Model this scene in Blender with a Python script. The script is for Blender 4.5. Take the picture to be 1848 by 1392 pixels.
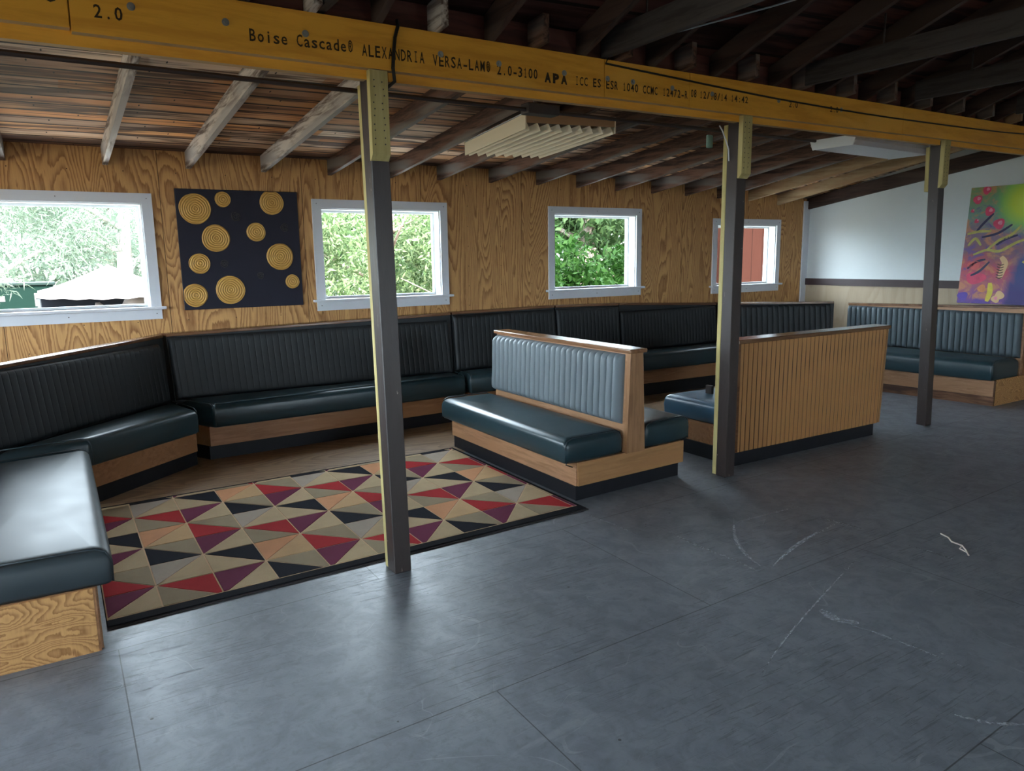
import bpy, bmesh, math, random
import numpy as np
from mathutils import Vector, Matrix
for o in list(bpy.data.objects): bpy.data.objects.remove(o, do_unlink=True)
SC = bpy.context.scene
COL = SC.collection
rnd = random.Random(7)

# ------------------------------------------------------------------ camera, sky, sun, exposure
def make_camera():
    yaw, pit, rol, f = math.radians(31.55), math.radians(-9.73), math.radians(-.86), 1337.8
    fw = Vector((math.sin(yaw)*math.cos(pit), math.cos(yaw)*math.cos(pit), math.sin(pit)))
    r = Vector((math.cos(yaw), -math.sin(yaw), 0)); u = r.cross(fw)
    c, s = math.cos(rol), math.sin(rol)
    r2 = r*c+u*s; u2 = u*c-r*s
    cam = bpy.data.cameras.new('camera'); o = bpy.data.objects.new('camera', cam); COL.objects.link(o)
    m = Matrix((r2, u2, -fw)).transposed().to_4x4(); m.translation = (0, 0, 1.65)
    o.matrix_world = m
    cam.sensor_width = 36; cam.lens = f/1848*36; cam.clip_start = .05; cam.clip_end = 300
    SC.camera = o
make_camera()
W = bpy.data.worlds.new('sky'); SC.world = W; W.use_nodes = True
bg = W.node_tree.nodes['Background']; bg.inputs[0].default_value = (.74, .89, 1.0, 1); bg.inputs[1].default_value = 17
sun = bpy.data.lights.new('sun', 'SUN'); so = bpy.data.objects.new('sun', sun); COL.objects.link(so)
sun.energy = 22; sun.color = (1, .95, .85); sun.angle = .03
so.rotation_euler = Vector((.12, .62, -.78)).to_track_quat('-Z', 'Y').to_euler()
SC.view_settings.view_transform = 'Standard'; SC.view_settings.look = 'None'
SC.view_settings.gamma = 1; SC.view_settings.use_curve_mapping = False
SC.view_settings.exposure = 0.70

WY = 7.12      # plywood wall plane
FX = 9.47      # far wall plane
LX = -3.6      # left wall
BY = -4.6      # wall behind the camera

# ------------------------------------------------------------------ node helper
class NM:
    def __init__(s, name):
        s.m = bpy.data.materials.new(name); s.m.use_nodes = True; s.nt = s.m.node_tree
        s.b = s.nt.nodes['Principled BSDF']
        s._oc = None
    def n(s, t, **k):
        x = s.nt.nodes.new(t)
        for a, v in k.items(): setattr(x, a, v)
        return x
    def put(s, sock, v):
        if isinstance(v, bpy.types.NodeSocket): s.nt.links.new(v, sock)
        elif isinstance(v, (tuple, list)) and len(v) == 3 and sock.type == 'RGBA': sock.default_value = (*v, 1)
        else: sock.default_value = v
    def oc(s):
        if not s._oc: s._oc = s.n('ShaderNodeTexCoord').outputs['Object']
        return s._oc
    def math(s, op, a, b=0., c=0., clamp=False):
        x = s.n('ShaderNodeMath', operation=op, use_clamp=clamp)
        for i, v in enumerate((a, b, c)): s.put(x.inputs[i], v)
        return x.outputs[0]
    def xyz(s, v=None):
        x = s.n('ShaderNodeSeparateXYZ'); s.put(x.inputs[0], v or s.oc()); return x.outputs
    def comb(s, x, y, z):
        c = s.n('ShaderNodeCombineXYZ')
        for i, v in enumerate((x, y, z)): s.put(c.inputs[i], v)
        return c.outputs[0]
    def scale(s, sc, v=None, loc=(0, 0, 0)):
        m = s.n('ShaderNodeMapping'); s.put(m.inputs[0], v or s.oc()); m.inputs['Scale'].default_value = sc; m.inputs['Location'].default_value = loc
        return m.outputs[0]
    def noise(s, v, scale=1., det=2., rough=.5, dist=0., color=False):
        x = s.n('ShaderNodeTexNoise'); s.put(x.inputs['Vector'], v); x.inputs['Scale'].default_value = scale
        x.inputs['Detail'].default_value = det; x.inputs['Roughness'].default_value = rough; x.inputs['Distortion'].default_value = dist
        return x.outputs[1 if color else 0]
    def white(s, v):
        x = s.n('ShaderNodeTexWhiteNoise', noise_dimensions='1D'); s.put(x.inputs['W'], v); return x.outputs[0]
    def ramp(s, f, stops, interp='LINEAR'):
        x = s.n('ShaderNodeValToRGB'); s.put(x.inputs[0], f); cr = x.color_ramp; cr.interpolation = interp
        while len(cr.elements) < len(stops): cr.elements.new(.5)
        for e, (p, c) in zip(cr.elements, stops):
            e.position = p; e.color = (*c, 1) if isinstance(c, (tuple, list)) else (c, c, c, 1)
        return x.outputs[0]
    def mix(s, f, a, b, mode='MIX'):
        x = s.n('ShaderNodeMix', data_type='RGBA', blend_type=mode); s.put(x.inputs[0], f); s.put(x.inputs[6], a); s.put(x.inputs[7], b)
        return x.outputs[2]
    def bump(s, h, strength=.3, dist=.01):
        x = s.n('ShaderNodeBump'); s.put(x.inputs['Height'], h); x.inputs['Strength'].default_value = strength; x.inputs['Distance'].default_value = dist
        s.put(s.b.inputs['Normal'], x.outputs[0])
    def fin(s, col, rough=.6, spec=.5, metal=0.):
        s.put(s.b.inputs['Base Color'], col); s.put(s.b.inputs['Roughness'], rough)
        s.b.inputs['Specular IOR Level'].default_value = spec; s.b.inputs['Metallic'].default_value = metal
        return s.m
def plain(name, c, rough=.6, spec=.4, metal=0., var=.12, vs=6.):
    k = NM(name); nz = k.noise(k.oc(), vs, 4, .6)
    a = tuple(x*(1-var) for x in c); b = tuple(min(1, x*(1+var)) for x in c)
    return k.fin(k.mix(nz, a, b), rough, spec, metal)
def plywood(name, light, dark, ax='xz', rings=11., sc=(1.6, .38), rough=.62, sheet=1.22, dots=False, tone=None, lw=.55):
    """cathedral grain: contour bands of a stretched noise; ax = (across, along) grain axes"""
    k = NM(name); X = dict(zip('xyz', k.xyz())); u, v = X[ax[0]], X[ax[1]]
    sh = k.math('FLOOR', k.math('DIVIDE', k.math('ADD', u, .35), sheet))
    p = k.comb(k.math('MULTIPLY', u, sc[0]), k.math('MULTIPLY', v, sc[1]), k.math('MULTIPLY', sh, 3.7))
    jag = k.noise(k.comb(k.math('MULTIPLY', u, 55.), k.math('MULTIPLY', v, 7.), sh), 1., 2, .6)
    nz = k.math('ADD', k.noise(p, 1.0, 1.8, .42, .45), k.math('MULTIPLY', jag, .020))
    fr = k.math('FRACT', k.math('MULTIPLY', nz, rings*2.6))
    band = k.ramp(fr, [(0, 0.), (.35, .12), (.72, .75), (.88, 1.), (1, 0.)])
    fib = k.noise(k.comb(k.math('MULTIPLY', u, 90.), k.math('MULTIPLY', v, 5.), 0.), 1., 3, .6)
    big = k.noise(k.comb(k.math('MULTIPLY', u, 1.3), k.math('MULTIPLY', v, .7), sh), 1.7, 3, .5)
    f = k.math('MULTIPLY', band, k.math('ADD', k.math('MULTIPLY', fib, .9), lw))
    c = k.mix(f, light, dark)
    c = k.mix(k.math('MULTIPLY', big, .55), c, tuple(x*.62 for x in light) if tone is None else tone)
    c = k.mix(k.math('MULTIPLY', k.math('SUBTRACT', fib, .35), .35, clamp=True), c, tuple(x*.5 for x in dark))
    seam = k.math('LESS_THAN', k.math('ABSOLUTE', k.math('SUBTRACT', k.math('FRACT', k.math('DIVIDE', k.math('ADD', u, .35), sheet)), .5)), .498)
    c = k.mix(k.math('SUBTRACT', 1., seam), c, tuple(x*.25 for x in dark))
    if dots:
        fu = k.math('SUBTRACT', k.math('FRACT', k.math('DIVIDE', u, .405)), .5); fv = k.math('SUBTRACT', k.math('FRACT', k.math('DIVIDE', v, .21)), .5)
        d = k.math('ADD', k.math('MULTIPLY', k.math('POWER', k.math('MULTIPLY', fu, .405), 2.), 1.), k.math('POWER', k.math('MULTIPLY', fv, .21), 2.))
        c = k.mix(k.math('LESS_THAN', d, .0045**2), c, (.03, .02, .012))
    k.bump(fib, .12, .004)
    return k.fin(c, rough, .35)
def timber(name, a, b, c3, ax='y', rough=.7, spec=.3, sc=1., knots=True):
    """rough sawn timber, streaks along axis ax, three colours"""
    k = NM(name); s = {'x': (2.2, 26, 26), 'y': (26, 2.2, 26), 'z': (26, 26, 2.2)}[ax]
    st = k.noise(k.scale(tuple(q*sc for q in s)), 1., 5, .65, .3)
    s2 = {'x': (.7, 5, 5), 'y': (5, .7, 5), 'z': (5, 5, .7)}[ax]
    pt = k.noise(k.scale(tuple(q*sc for q in s2)), 1., 3, .55, .8)
    c = k.mix(k.ramp(st, [(.42, 0.), (.60, 1.)]), a, b)
    c = k.mix(k.ramp(pt, [(.47, 0.), (.60, 1.)]), c, c3)
    if knots:
        v = k.n('ShaderNodeTexVoronoi'); k.put(v.inputs['Vector'], k.scale(tuple(q*.28 for q in s2))); v.inputs['Scale'].default_value = 2.3
        c = k.mix(k.ramp(v.outputs['Distance'], [(0, .9), (.09, .6), (.14, 0.)]), c, tuple(q*.25 for q in a))
    k.bump(st, .35, .006)
    return k.fin(c, rough, spec)

M = {}
M['ply_wall'] = plywood('plywood_wall', (.68, .385, .150), (.26, .10, .033), 'xz', rings=14, sc=(2.7, .42), dots=True)
M['ply_end'] = plywood('plywood_end', (.66, .36, .14), (.30, .125, .04), 'xz', rings=15, sc=(2.0, 5.5), sheet=40, rough=.55)
M['ply_floor'] = plywood('plywood_floor', (.30, .19, .105), (.15, .085, .042), 'yx', rings=9, sc=(2.2, .5), rough=.5)
M['oak'] = timber('oak_veneer', (.40, .20, .095), (.30, .14, .06), (.35, .17, .075), 'x', .45, .45, 1.4, False)
M['oak_y'] = timber('oak_veneer_lengthwise', (.44, .24, .13), (.32, .165, .08), (.38, .20, .10), 'y', .45, .45, 1.4, False)
M['oak_z'] = timber('oak_veneer_upright', (.36, .185, .085), (.24, .115, .05), (.30, .15, .065), 'z', .45, .45, 1.2, False)
M['rail'] = timber('rail_wood', (.16, .075, .035), (.11, .05, .024), (.20, .10, .05), 'x', .22, .6, 1., False)
M['kick'] = plain('kick_vinyl', (.010, .011, .015), .5, .3, var=.4, vs=9)
M['darkwood'] = timber('dark_brown_painted_wood', (.035, .022, .018), (.022, .014, .012), (.05, .034, .028), 'z', .55, .4)
M['white'] = plain('white_trim_paint', (.62, .64, .68), .5, .4, var=.04)
M['jamb'] = plain('white_jamb_paint', (.72, .75, .76), .5, .4, var=.04)
M['metal'] = plain('zinc', (.35, .36, .36), .4, .6, .6)
M['black'] = plain('black_cable', (.010, .009, .009), .5)
M['screw'] = plain('screw_head', (.05, .045, .04), .5)
M['cream'] = plain('fixture_cream', (.78, .68, .50), .5, .4, var=.04)
M['wire'] = plain('pale_wire', (.35, .42, .45), .4)
M['pole'] = plain('bar', (.03, .02, .018), .5)

def vinyl(name, c, c2, rough, bump=.12, scl=3.5):
    k = NM(name); nz = k.noise(k.oc(), scl, 2, .5, .2); fine = k.noise(k.oc(), 260, 2, .5)
    col = k.mix(nz, c, c2); r = k.math('ADD', k.math('MULTIPLY', nz, .14), rough-.02)
    k.bump(k.math('ADD', k.math('MULTIPLY', fine, .1), k.math('MULTIPLY', nz, .6)), bump, .003)
    return k.fin(col, r, .5)
M['vinyl'] = vinyl('dark_teal_vinyl', (.010, .021, .030), (.014, .028, .037), .27)
M['vinyl_seat'] = vinyl('teal_seat_vinyl', (.014, .036, .046), (.022, .048, .058), .27)
M['vinyl_worn'] = vinyl('worn_seat_vinyl', (.016, .026, .031), (.040, .052, .058), .42, .2, 5.)
M['vinyl_pale'] = vinyl('faded_grey_blue_vinyl', (.135, .165, .185), (.18, .21, .228), .5)
M['vinyl_mid'] = vinyl('slate_blue_vinyl', (.050, .072, .088), (.075, .098, .112), .5)
M['vinyl_back'] = vinyl('dark_ribbed_vinyl', (.010, .013, .015), (.014, .018, .020), .5)

def floor_material():
    k = NM('painted_plywood_floor'); x, y, z = k.xyz()
    n1 = k.noise(k.oc(), 1.1, 5, .6); n2 = k.noise(k.oc(), 7., 5, .65, .6)
    st = k.noise(k.comb(k.math('MULTIPLY', x, 5.), k.math('MULTIPLY', y, 75.), 0.), 1., 4, .6, .2)
    patch = k.ramp(k.noise(k.oc(), .9, 2, .5, .5), [(.44, .05), (.58, 1.)])
    c = k.mix(n1, (.150, .165, .190), (.205, .222, .250))
    c = k.mix(k.ramp(n2, [(.42, 0.), (.60, .55)]), c, (.115, .125, .145))
    n3 = k.noise(k.oc(), 28., 5, .7, .5); c = k.mix(k.ramp(n3, [(.52, 0.), (.64, .35)]), c, (.10, .105, .115))
    grain = k.math('MULTIPLY', k.ramp(st, [(.56, 0.), (.62, 1.)]), patch)
    c = k.mix(k.math('MULTIPLY', grain, .55), c, (.06, .063, .07))
    # scuffs: thin pale marks, contours of two warped noises
    for sc_, loc, w, am in (((.55, .8, 1), (3, 1, 0), .0012, .30), ((1.6, .9, 1), (9, 4, 0), .0015, .25), ((.9, 2.6, 1), (1, 7, 2), .0015, .25)):
        nn = k.noise(k.scale(sc_, loc=loc), 1., 2, .5, .4)
        ln = k.math('LESS_THAN', k.math('ABSOLUTE', k.math('SUBTRACT', nn, .52)), w)
        bk = k.ramp(k.noise(k.oc(), 2.6, 3, .6, 1.), [(.50, 0.), (.62, 1.)])
        c = k.mix(k.math('MULTIPLY', k.math('MULTIPLY', ln, bk), am), c, (.36, .38, .40))
    sm = k.ramp(k.noise(k.scale((.9, 2.4, 1), loc=(5, 2, 0)), 1.6, 5, .7, 1.2), [(.60, 0.), (.70, .35)])
    c = k.mix(sm, c, (.27, .29, .31))
    # plywood sheet seams: rows of 1.22, joints of 2.44 staggered
    ys = k.math('SUBTRACT', y, k.math('MULTIPLY', x, .045)); r = k.math('DIVIDE', k.math('SUBTRACT', ys, 2.222), 1.22)
    row = k.math('FLOOR', r); fy = k.math('ABSOLUTE', k.math('SUBTRACT', k.math('FRACT', k.math('ADD', r, .5)), .5))
    seam = k.math('LESS_THAN', fy, .0022)
    xx = k.math('DIVIDE', k.math('ADD', k.math('SUBTRACT', x, .09), k.math('MULTIPLY', row, 1.22)), 2.44)
    fx = k.math('ABSOLUTE', k.math('SUBTRACT', k.math('FRACT', k.math('ADD', xx, .5)), .5))
    seam = k.math('MAXIMUM', seam, k.math('LESS_THAN', fx, .0010))
    c = k.mix(k.math('MULTIPLY', seam, .75), c, (.018, .018, .020))
    v = k.n('ShaderNodeTexVoronoi'); k.put(v.inputs['Vector'], k.oc()); v.inputs['Scale'].default_value = 5.5
    spk = k.math('MULTIPLY', k.math('LESS_THAN', v.outputs['Distance'], .035), k.math('GREATER_THAN', k.noise(k.oc(), 3.3, 1), .5))
    c = k.mix(k.math('MULTIPLY', spk, .8), c, (.025, .022, .02))
    v2 = k.n('ShaderNodeTexVoronoi'); k.put(v2.inputs['Vector'], k.scale((1, 1, 1), loc=(3.3, 1.2, 0))); v2.inputs['Scale'].default_value = 4.
    c = k.mix(k.math('MULTIPLY', k.math('LESS_THAN', v2.outputs['Distance'], .02), .7), c, (.35, .36, .36))
    h = k.math('SUBTRACT', k.math('ADD', n2, 0.), k.math('ADD', k.math('MULTIPLY', grain, .8), k.math('MULTIPLY', seam, 2.)))
    k.bump(h, .25, .004)
    return k.fin(c, k.math('ADD', .33, k.math('MULTIPLY', n2, .20)), .5)
M['floor'] = floor_material()

def ceiling_material(name, warm, dim):
    k = NM(name); x, y, z = k.xyz()
    r = k.math('DIVIDE', y, .19); row = k.math('FLOOR', r); fr = k.math('FRACT', r)
    w1 = k.white(k.math('ADD', row, .5)); w2 = k.white(k.math('ADD', row, 17.3))
    seg = k.math('FLOOR', k.math('DIVIDE', k.math('ADD', x, k.math('MULTIPLY', w1, 3.)), 2.4))
    w3 = k.white(k.math('ADD', k.math('MULTIPLY', row, 3.1), k.math('MULTIPLY', seg, 7.7)))
    st = k.noise(k.comb(k.math('MULTIPLY', x, .9), k.math('MULTIPLY', y, 21.), k.math('MULTIPLY', row, 2.)), 1., 3, .55, .5)
    pt = k.noise(k.comb(k.math('MULTIPLY', x, .9), k.math('MULTIPLY', y, 6.5), k.math('MULTIPLY', row, 4.)), 1., 3, .6, .5)
    base = k.ramp(w3, warm); base = k.mix(k.math('MULTIPLY', k.white(k.math('ADD', row, 31.7)), .75), base, tuple(q*1.1 for q in dim))
    c = k.mix(k.ramp(st, [(.37, 0.), (.47, .9), (.6, 1.)]), dim, base)
    c = k.mix(k.ramp(pt, [(.50, 0.), (.60, .9)]), c, tuple(q*.3 for q in dim))
    wall_band = k.math('GREATER_THAN', k.math('ADD', y, k.math('MULTIPLY', k.noise(k.oc(), 1.5, 3, .6), .12)), 6.93)  # boards darker next to the back wall, edge broken up by noise
    if warm[0][1][0] > .3: c = k.mix(k.math('MULTIPLY', wall_band, .8), c, (.045, .026, .028))
    gap = k.math('ADD', k.math('LESS_THAN', fr, .065), k.math('GREATER_THAN', fr, .94), clamp=True)
    c = k.mix(gap, c, (.008, .005, .004))
    # nail stains
    xs = k.math('SUBTRACT', k.math('FRACT', k.math('DIVIDE', k.math('ADD', x, k.math('MULTIPLY', w2, .3)), .61)), .5)
    ys = k.math('SUBTRACT', fr, .35)
    d = k.math('ADD', k.math('POWER', k.math('MULTIPLY', xs, .61), 2.), k.math('POWER', k.math('MULTIPLY', ys, .05), 2.))
    c = k.mix(k.math('LESS_THAN', d, .005**2), c, (.012, .008, .006))
    k.bump(k.math('SUBTRACT', st, k.math('MULTIPLY', gap, 2.)), .5, .008)
    return k.fin(c, .65, .15)
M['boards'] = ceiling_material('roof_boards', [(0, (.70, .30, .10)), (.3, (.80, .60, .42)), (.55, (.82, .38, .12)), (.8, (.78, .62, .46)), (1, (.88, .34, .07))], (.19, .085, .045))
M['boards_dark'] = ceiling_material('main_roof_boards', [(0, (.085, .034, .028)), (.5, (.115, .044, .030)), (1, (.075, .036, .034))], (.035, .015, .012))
M['rafter'] = timber('rafter_timber', (.15, .078, .052), (.040, .022, .017), (.17, .15, .135), 'y')
M['rafter_grey'] = timber('weathered_rafter_timber', (.52, .46, .40), (.10, .065, .048), (.36, .33, .31), 'y')
M['rafter_tan'] = timber('tan_rafter_timber', (.42, .30, .17), (.30, .19, .10), (.36, .22, .12), 'y')
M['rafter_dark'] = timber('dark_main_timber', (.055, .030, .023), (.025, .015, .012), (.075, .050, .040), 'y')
M['chord'] = timber('tie_timber', (.058, .050, .048), (.035, .029, .027), (.07, .062, .056), 'y')
M['beam'] = timber('amber_laminated_veneer', (.88, .43, .045), (.76, .34, .032), (.92, .48, .07), 'x', .5, .4, .8, False)
M['ink'] = plain('black_stencil_ink', (.045, .025, .010), .6, .3)
M['beam_edge'] = plain('laminated_edge', (.50, .33, .16), .6)
M['treated'] = timber('pale_treated_lumber', (.50, .42, .17), (.42, .34, .13), (.55, .47, .22), 'z', .65, .3, 1., False)
def post_mat():
    k = NM('chipped_brown_post_paint')
    n1 = k.noise(k.scale((14, 14, 2.5)), 1., 4, .6); n2 = k.noise(k.scale((40, 40, 9)), 1., 4, .7, .5)
    c = k.mix(n1, (.030, .021, .019), (.050, .036, .032)); c = k.mix(k.ramp(n2, [(.70, 0.), (.72, 1.)]), c, (.30, .25, .20))
    k.bump(n1, .3, .01); return k.fin(c, .42, .5)
M['post'] = post_mat()
M['paint_wall'] = plain('pale_wall_paint', (.60, .64, .64), .45, .5, var=.03, vs=2)
M['wainscot'] = plywood('tan_wainscot', (.50, .40, .28), (.44, .34, .23), 'yz', rings=4, sheet=30)
M['chair_rail'] = plain('chair_rail_brown', (.045, .025, .026), .5, .4)

# ------------------------------------------------------------------ mesh helpers
def obj(name, bm, mat, parent=None, smooth=False):
    me = bpy.data.meshes.new(name); bm.normal_update(); bm.to_mesh(me); bm.free()
    o = bpy.data.objects.new(name, me); COL.objects.link(o)
    for m in (mat if isinstance(mat, list) else [mat]): me.materials.append(M[m] if isinstance(m, str) else m)
    if smooth:
        for p in me.polygons: p.use_smooth = True
    if parent: o.parent = parent
    return o
def tag(o, label, cat, group=None, kind=None):
    if label: o['label'] = label
    if cat: o['category'] = cat
    if group: o['group'] = group
    if kind: o['kind'] = kind
    return o
def thing(name, label, cat, loc, group=None, rz=0):
    o = bpy.data.objects.new(name, None); COL.objects.link(o); o.location = loc; o.rotation_euler = (0, 0, rz); o.empty_display_size = .1
    return tag(o, label, cat, group)
def struct(name, bm, mat, smooth=False, parent=None):
    o = obj(name, bm, mat, parent, smooth)
    if not parent: o['kind'] = 'structure'
    return o
def hexa(bm, bot, top, mi=0):
    """bot, top: four points each, counter-clockwise from above"""
    v = [bm.verts.new(p) for p in list(bot)+list(top)]
    fs = [(3, 2, 1, 0), (4, 5, 6, 7), (0, 1, 5, 4), (1, 2, 6, 5), (2, 3, 7, 6), (3, 0, 4, 7)]
    for f in fs:
        q = bm.faces.new([v[i] for i in f]); q.material_index = mi
    return bm
def box(bm, x0, y0, z0, x1, y1, z1, mi=0):
    return hexa(bm, [(x0, y0, z0), (x1, y0, z0), (x1, y1, z0), (x0, y1, z0)], [(x0, y0, z1), (x1, y0, z1), (x1, y1, z1), (x0, y1, z1)], mi)
def B(*a): return box(bmesh.new(), *a)
def bevel(bm, w, seg=2):
    bmesh.ops.recalc_face_normals(bm, faces=bm.faces)
    bmesh.ops.bevel(bm, geom=list(bm.edges), offset=w, segments=seg, affect='EDGES', profile=.5); return bm
def cyl(bm, p, q, r, n=10, r2=None):
    p, q = Vector(p), Vector(q); d = (q-p).normalized(); a = d.orthogonal().normalized(); b = d.cross(a); r2 = r if r2 is None else r2
    A = [bm.verts.new(p+(a*math.cos(t)+b*math.sin(t))*r) for t in [2*math.pi*i/n for i in range(n)]]
    Bv = [bm.verts.new(q+(a*math.cos(t)+b*math.sin(t))*r2) for t in [2*math.pi*i/n for i in range(n)]]
    for i in range(n): bm.faces.new((A[i], A[(i+1) % n], Bv[(i+1) % n], Bv[i]))
    bm.faces.new(A[::-1]); bm.faces.new(Bv); return bm
def tube(bm, pts, r, n=6):
    pts = [Vector(p) for p in pts]; rings = []
    ref = None
    for i, p in enumerate(pts):
        d = (pts[min(i+1, len(pts)-1)]-pts[max(i-1, 0)]).normalized()
        if ref is None: ref = d.orthogonal().normalized()
        a = (ref-d*ref.dot(d)).normalized(); ref = a; b = d.cross(a)
        rings.append([bm.verts.new(p+(a*math.cos(t)+b*math.sin(t))*r) for t in [2*math.pi*k/n for k in range(n)]])
    for A, C in zip(rings, rings[1:]):
        for i in range(n): bm.faces.new((A[i], A[(i+1) % n], C[(i+1) % n], C[i]))
    bm.faces.new(rings[0][::-1]); bm.faces.new(rings[-1]); return bm

# ------------------------------------------------------------------ the setting
struct('floor', B(LX-.1, BY-.1, -.12, FX+.1, 5.80, 0), 'floor')
fb = bmesh.new(); box(fb, LX-.1, 5.80, -.12, FX+.1, WY+.2, 0.002)
box(fb, .05, 5.55, 0.0005, 2.93, 5.80, 0.002)
struct('trim_1', fb, 'ply_floor')       # bare plywood strip of floor in front of the wall benches

WT = .18
WINS = [(-3.26, -1.86, 1.285, 2.15), (-.60+.08, .80-.08, 1.285, 2.155), (2.17+.085, 3.605-.09, 1.285, 2.15), (4.885+.08, 6.265-.075, 1.285, 2.145), (7.51+.09, 8.855-.08, 1.25, 2.05)]
def wall_with_holes(fix, lo, hi, zlo, zhi, holes, t, axis, mat, name):
    """wall in plane axis=fix, thickness t outward (+); holes (a0,a1,z0,z1)"""
    bm = bmesh.new(); cuts = sorted(set([lo, hi]+[h[0] for h in holes]+[h[1] for h in holes]))
    def put(a0, a1, z0, z1):
        if z1-z0 < 1e-4: return
        f0, f1 = min(fix, fix+t), max(fix, fix+t)
        if axis == 'y': box(bm, a0, f0, z0, a1, f1, z1)
        else: box(bm, f0, a0, z0, f1, a1, z1)
    for a0, a1 in zip(cuts, cuts[1:]):
        hs = [h for h in holes if h[0] <= a0+1e-6 and h[1] >= a1-1e-6]
        if not hs: put(a0, a1, zlo, zhi); continue
        h = hs[0]; put(a0, a1, zlo, h[2]); put(a0, a1, h[3], zhi)
    bmesh.ops.remove_doubles(bm, verts=bm.verts, dist=1e-5)
    return struct(name, bm, mat)
wall_with_holes(WY, LX-.15, FX+.15, -.1, 2.62, WINS, WT, 'y', 'ply_wall', 'wall_back')
wall_with_holes(LX, BY-.1, WY, -.1, 5.2, [(.3, 2.8, .9, 2.25), (3.8, 6.4, 1.0, 2.25)], -.15, 'x', 'ply_wall', 'wall_left')
wall_with_holes(BY, LX-.15, FX+.15, -.1, 3.2, [(-1.1, -.3, 1.0, 2.2), (4.9, 6.5, 1.0, 2.2)], -.15, 'y', 'ply_wall', 'wall_front')  # both openings in this unseen wall are added as fill light
# far wall: paint above the chair rail, tan panelling below
struct('wall_right', B(FX, BY-.1, 1.25, FX+.15, WY+.2, 5.2), 'paint_wall')
wl = struct('trim_2', B(FX-.012, BY-.1, 0, FX+.14, WY, 1.205), 'wainscot')
struct('trim_3', B(FX-.03, BY, 1.205, FX+.1, WY-.02, 1.30), 'chair_rail')
struct('trim_4', B(FX-.12, WY-.022, .9, FX-.001, WY-.001, 2.40), 'white')

def window(n, x0, x1, z0, z1, cas=.082):
    f = bmesh.new(); y1 = WY-.001; y0 = WY-.02
    box(f, x0-cas, y0, z1, x1+cas, y1, z1+cas)
    box(f, x0-cas, y0, z0, x0-.0, y1, z1); box(f, x1+.0, y0, z0, x1+cas, y1, z1)
    fr = struct('window_%d' % n, f, 'white')
    s = B(x0-cas-.035, WY-.062, z0-.024, x1+cas+.035, WY+WT, z0); obj('window_sill', bevel(s, .003, 1), 'white', fr)
    obj('apron', B(x0-cas, WY-.018, z0-.108, x1+cas, WY-.001, z0-.025), 'white', fr)
    j = bmesh.new(); t = .012
    box(j, x0, WY, z0, x0+t, WY+WT+.01, z1); box(j, x1-t, WY, z0, x1, WY+WT+.01, z1); box(j, x0, WY, z1-t, x1, WY+WT+.01, z1)
    obj('jamb', j, 'jamb', fr)
    q = bmesh.new(); y0 = WY+.115; y1 = WY+.135; w = .022   # slim outer stop
    box(q, x0+t, y0, z0, x0+t+w, y1, z1-t); box(q, x1-t-w, y0, z0, x1-t, y1, z1-t); box(q, x0+t+w, y0, z1-t-w, x1-t-w, y1, z1-t); box(q, x0+t+w, y0, z0, x1-t-w, y1, z0+w)
    obj('window_stop', q, 'jamb', fr)
    for px in (x0-.04, (x0+x1)/2, x1+.04):
        obj('screw', cyl(bmesh.new(), (px, WY-.0215, z0-.06), (px, WY-.018, z0-.06), .0045, 8), 'screw', fr); obj('screw', cyl(bmesh.new(), (px, WY-.0235, z1+.04), (px, WY-.02, z1+.04), .004, 8), 'screw', fr)
for i, w in enumerate(WINS): window(i if i else 5, *w)

# ------------------------------------------------------------------ roof over the seating side
ZW = [(-4, 2.455), (1.1, 2.456), (4.8, 2.456), (5.8, 2.43), (7.0, 2.405), (8.2, 2.372), (8.8, 2.33), (9.6, 2.28)]
def zwall(x):
    for (a, za), (b, zb) in zip(ZW, ZW[1:]):
        if x <= b: return za+(zb-za)*(x-a)/(b-a)
    return ZW[-1][1]
def ybeam(x): return 3.415+.06*x
def zbtop(x): return 2.727+.019*x
def zbbot(x): return 2.480+.0172*x
def zraf(x, y):
    t = (WY-y)/(WY-ybeam(x)); return zwall(x)+(zbtop(x)-zwall(x))*t
RH = .142
bm = bmesh.new(); xs = [LX-.2]+[i*.6-3.6 for i in range(1, 22)]+[FX+.2]; ys = [WY+.55, WY, 6.2, 5.3, 4.4, None]; yy_ = lambda x, y: ybeam(x)+.05 if y is None else y
grid = [[bm.verts.new((x, yy_(x, y), zraf(x, yy_(x, y))+RH)) for y in ys] for x in xs]
grid2 = [[bm.verts.new((x, yy_(x, y), zraf(x, yy_(x, y))+RH+.03)) for y in ys] for x in xs]
for i in range(len(xs)-1):
    for j in range(len(ys)-1):
        bm.faces.new((grid[i][j], grid[i+1][j], grid[i+1][j+1], grid[i][j+1]))
        bm.faces.new((grid2[i][j], grid2[i][j+1], grid2[i+1][j+1], grid2[i+1][j]))
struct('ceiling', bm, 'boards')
words = ['first', 'second', 'third', 'fourth', 'fifth', 'sixth', 'seventh', 'eighth', 'ninth', 'tenth', 'eleventh', 'twelfth', 'thirteenth', 'fourteenth', 'fifteenth', 'sixteenth', 'seventeenth']
CEIL = bpy.data.objects['ceiling']
def blocking(xs_):
    for a, b in zip(xs_, xs_[1:]):
        a += .022; b -= .022; bm = bmesh.new()
        lo = [(a, ybeam(a)+.050, zbtop(a)-.006), (b, ybeam(b)+.050, zbtop(b)-.006), (b, ybeam(b)+.068, zbtop(b)-.006), (a, ybeam(a)+.068, zbtop(a)-.006)]
        hexa(bm, lo, [(p[0], p[1], p[2]+.145) for p in lo]); obj('blocking_board', bm, 'block', CEIL)
M['block'] = timber('dark_red_blocking', (.10, .035, .030), (.055, .022, .020), (.12, .05, .042), 'x', .7, .3, 1., False)
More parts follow.
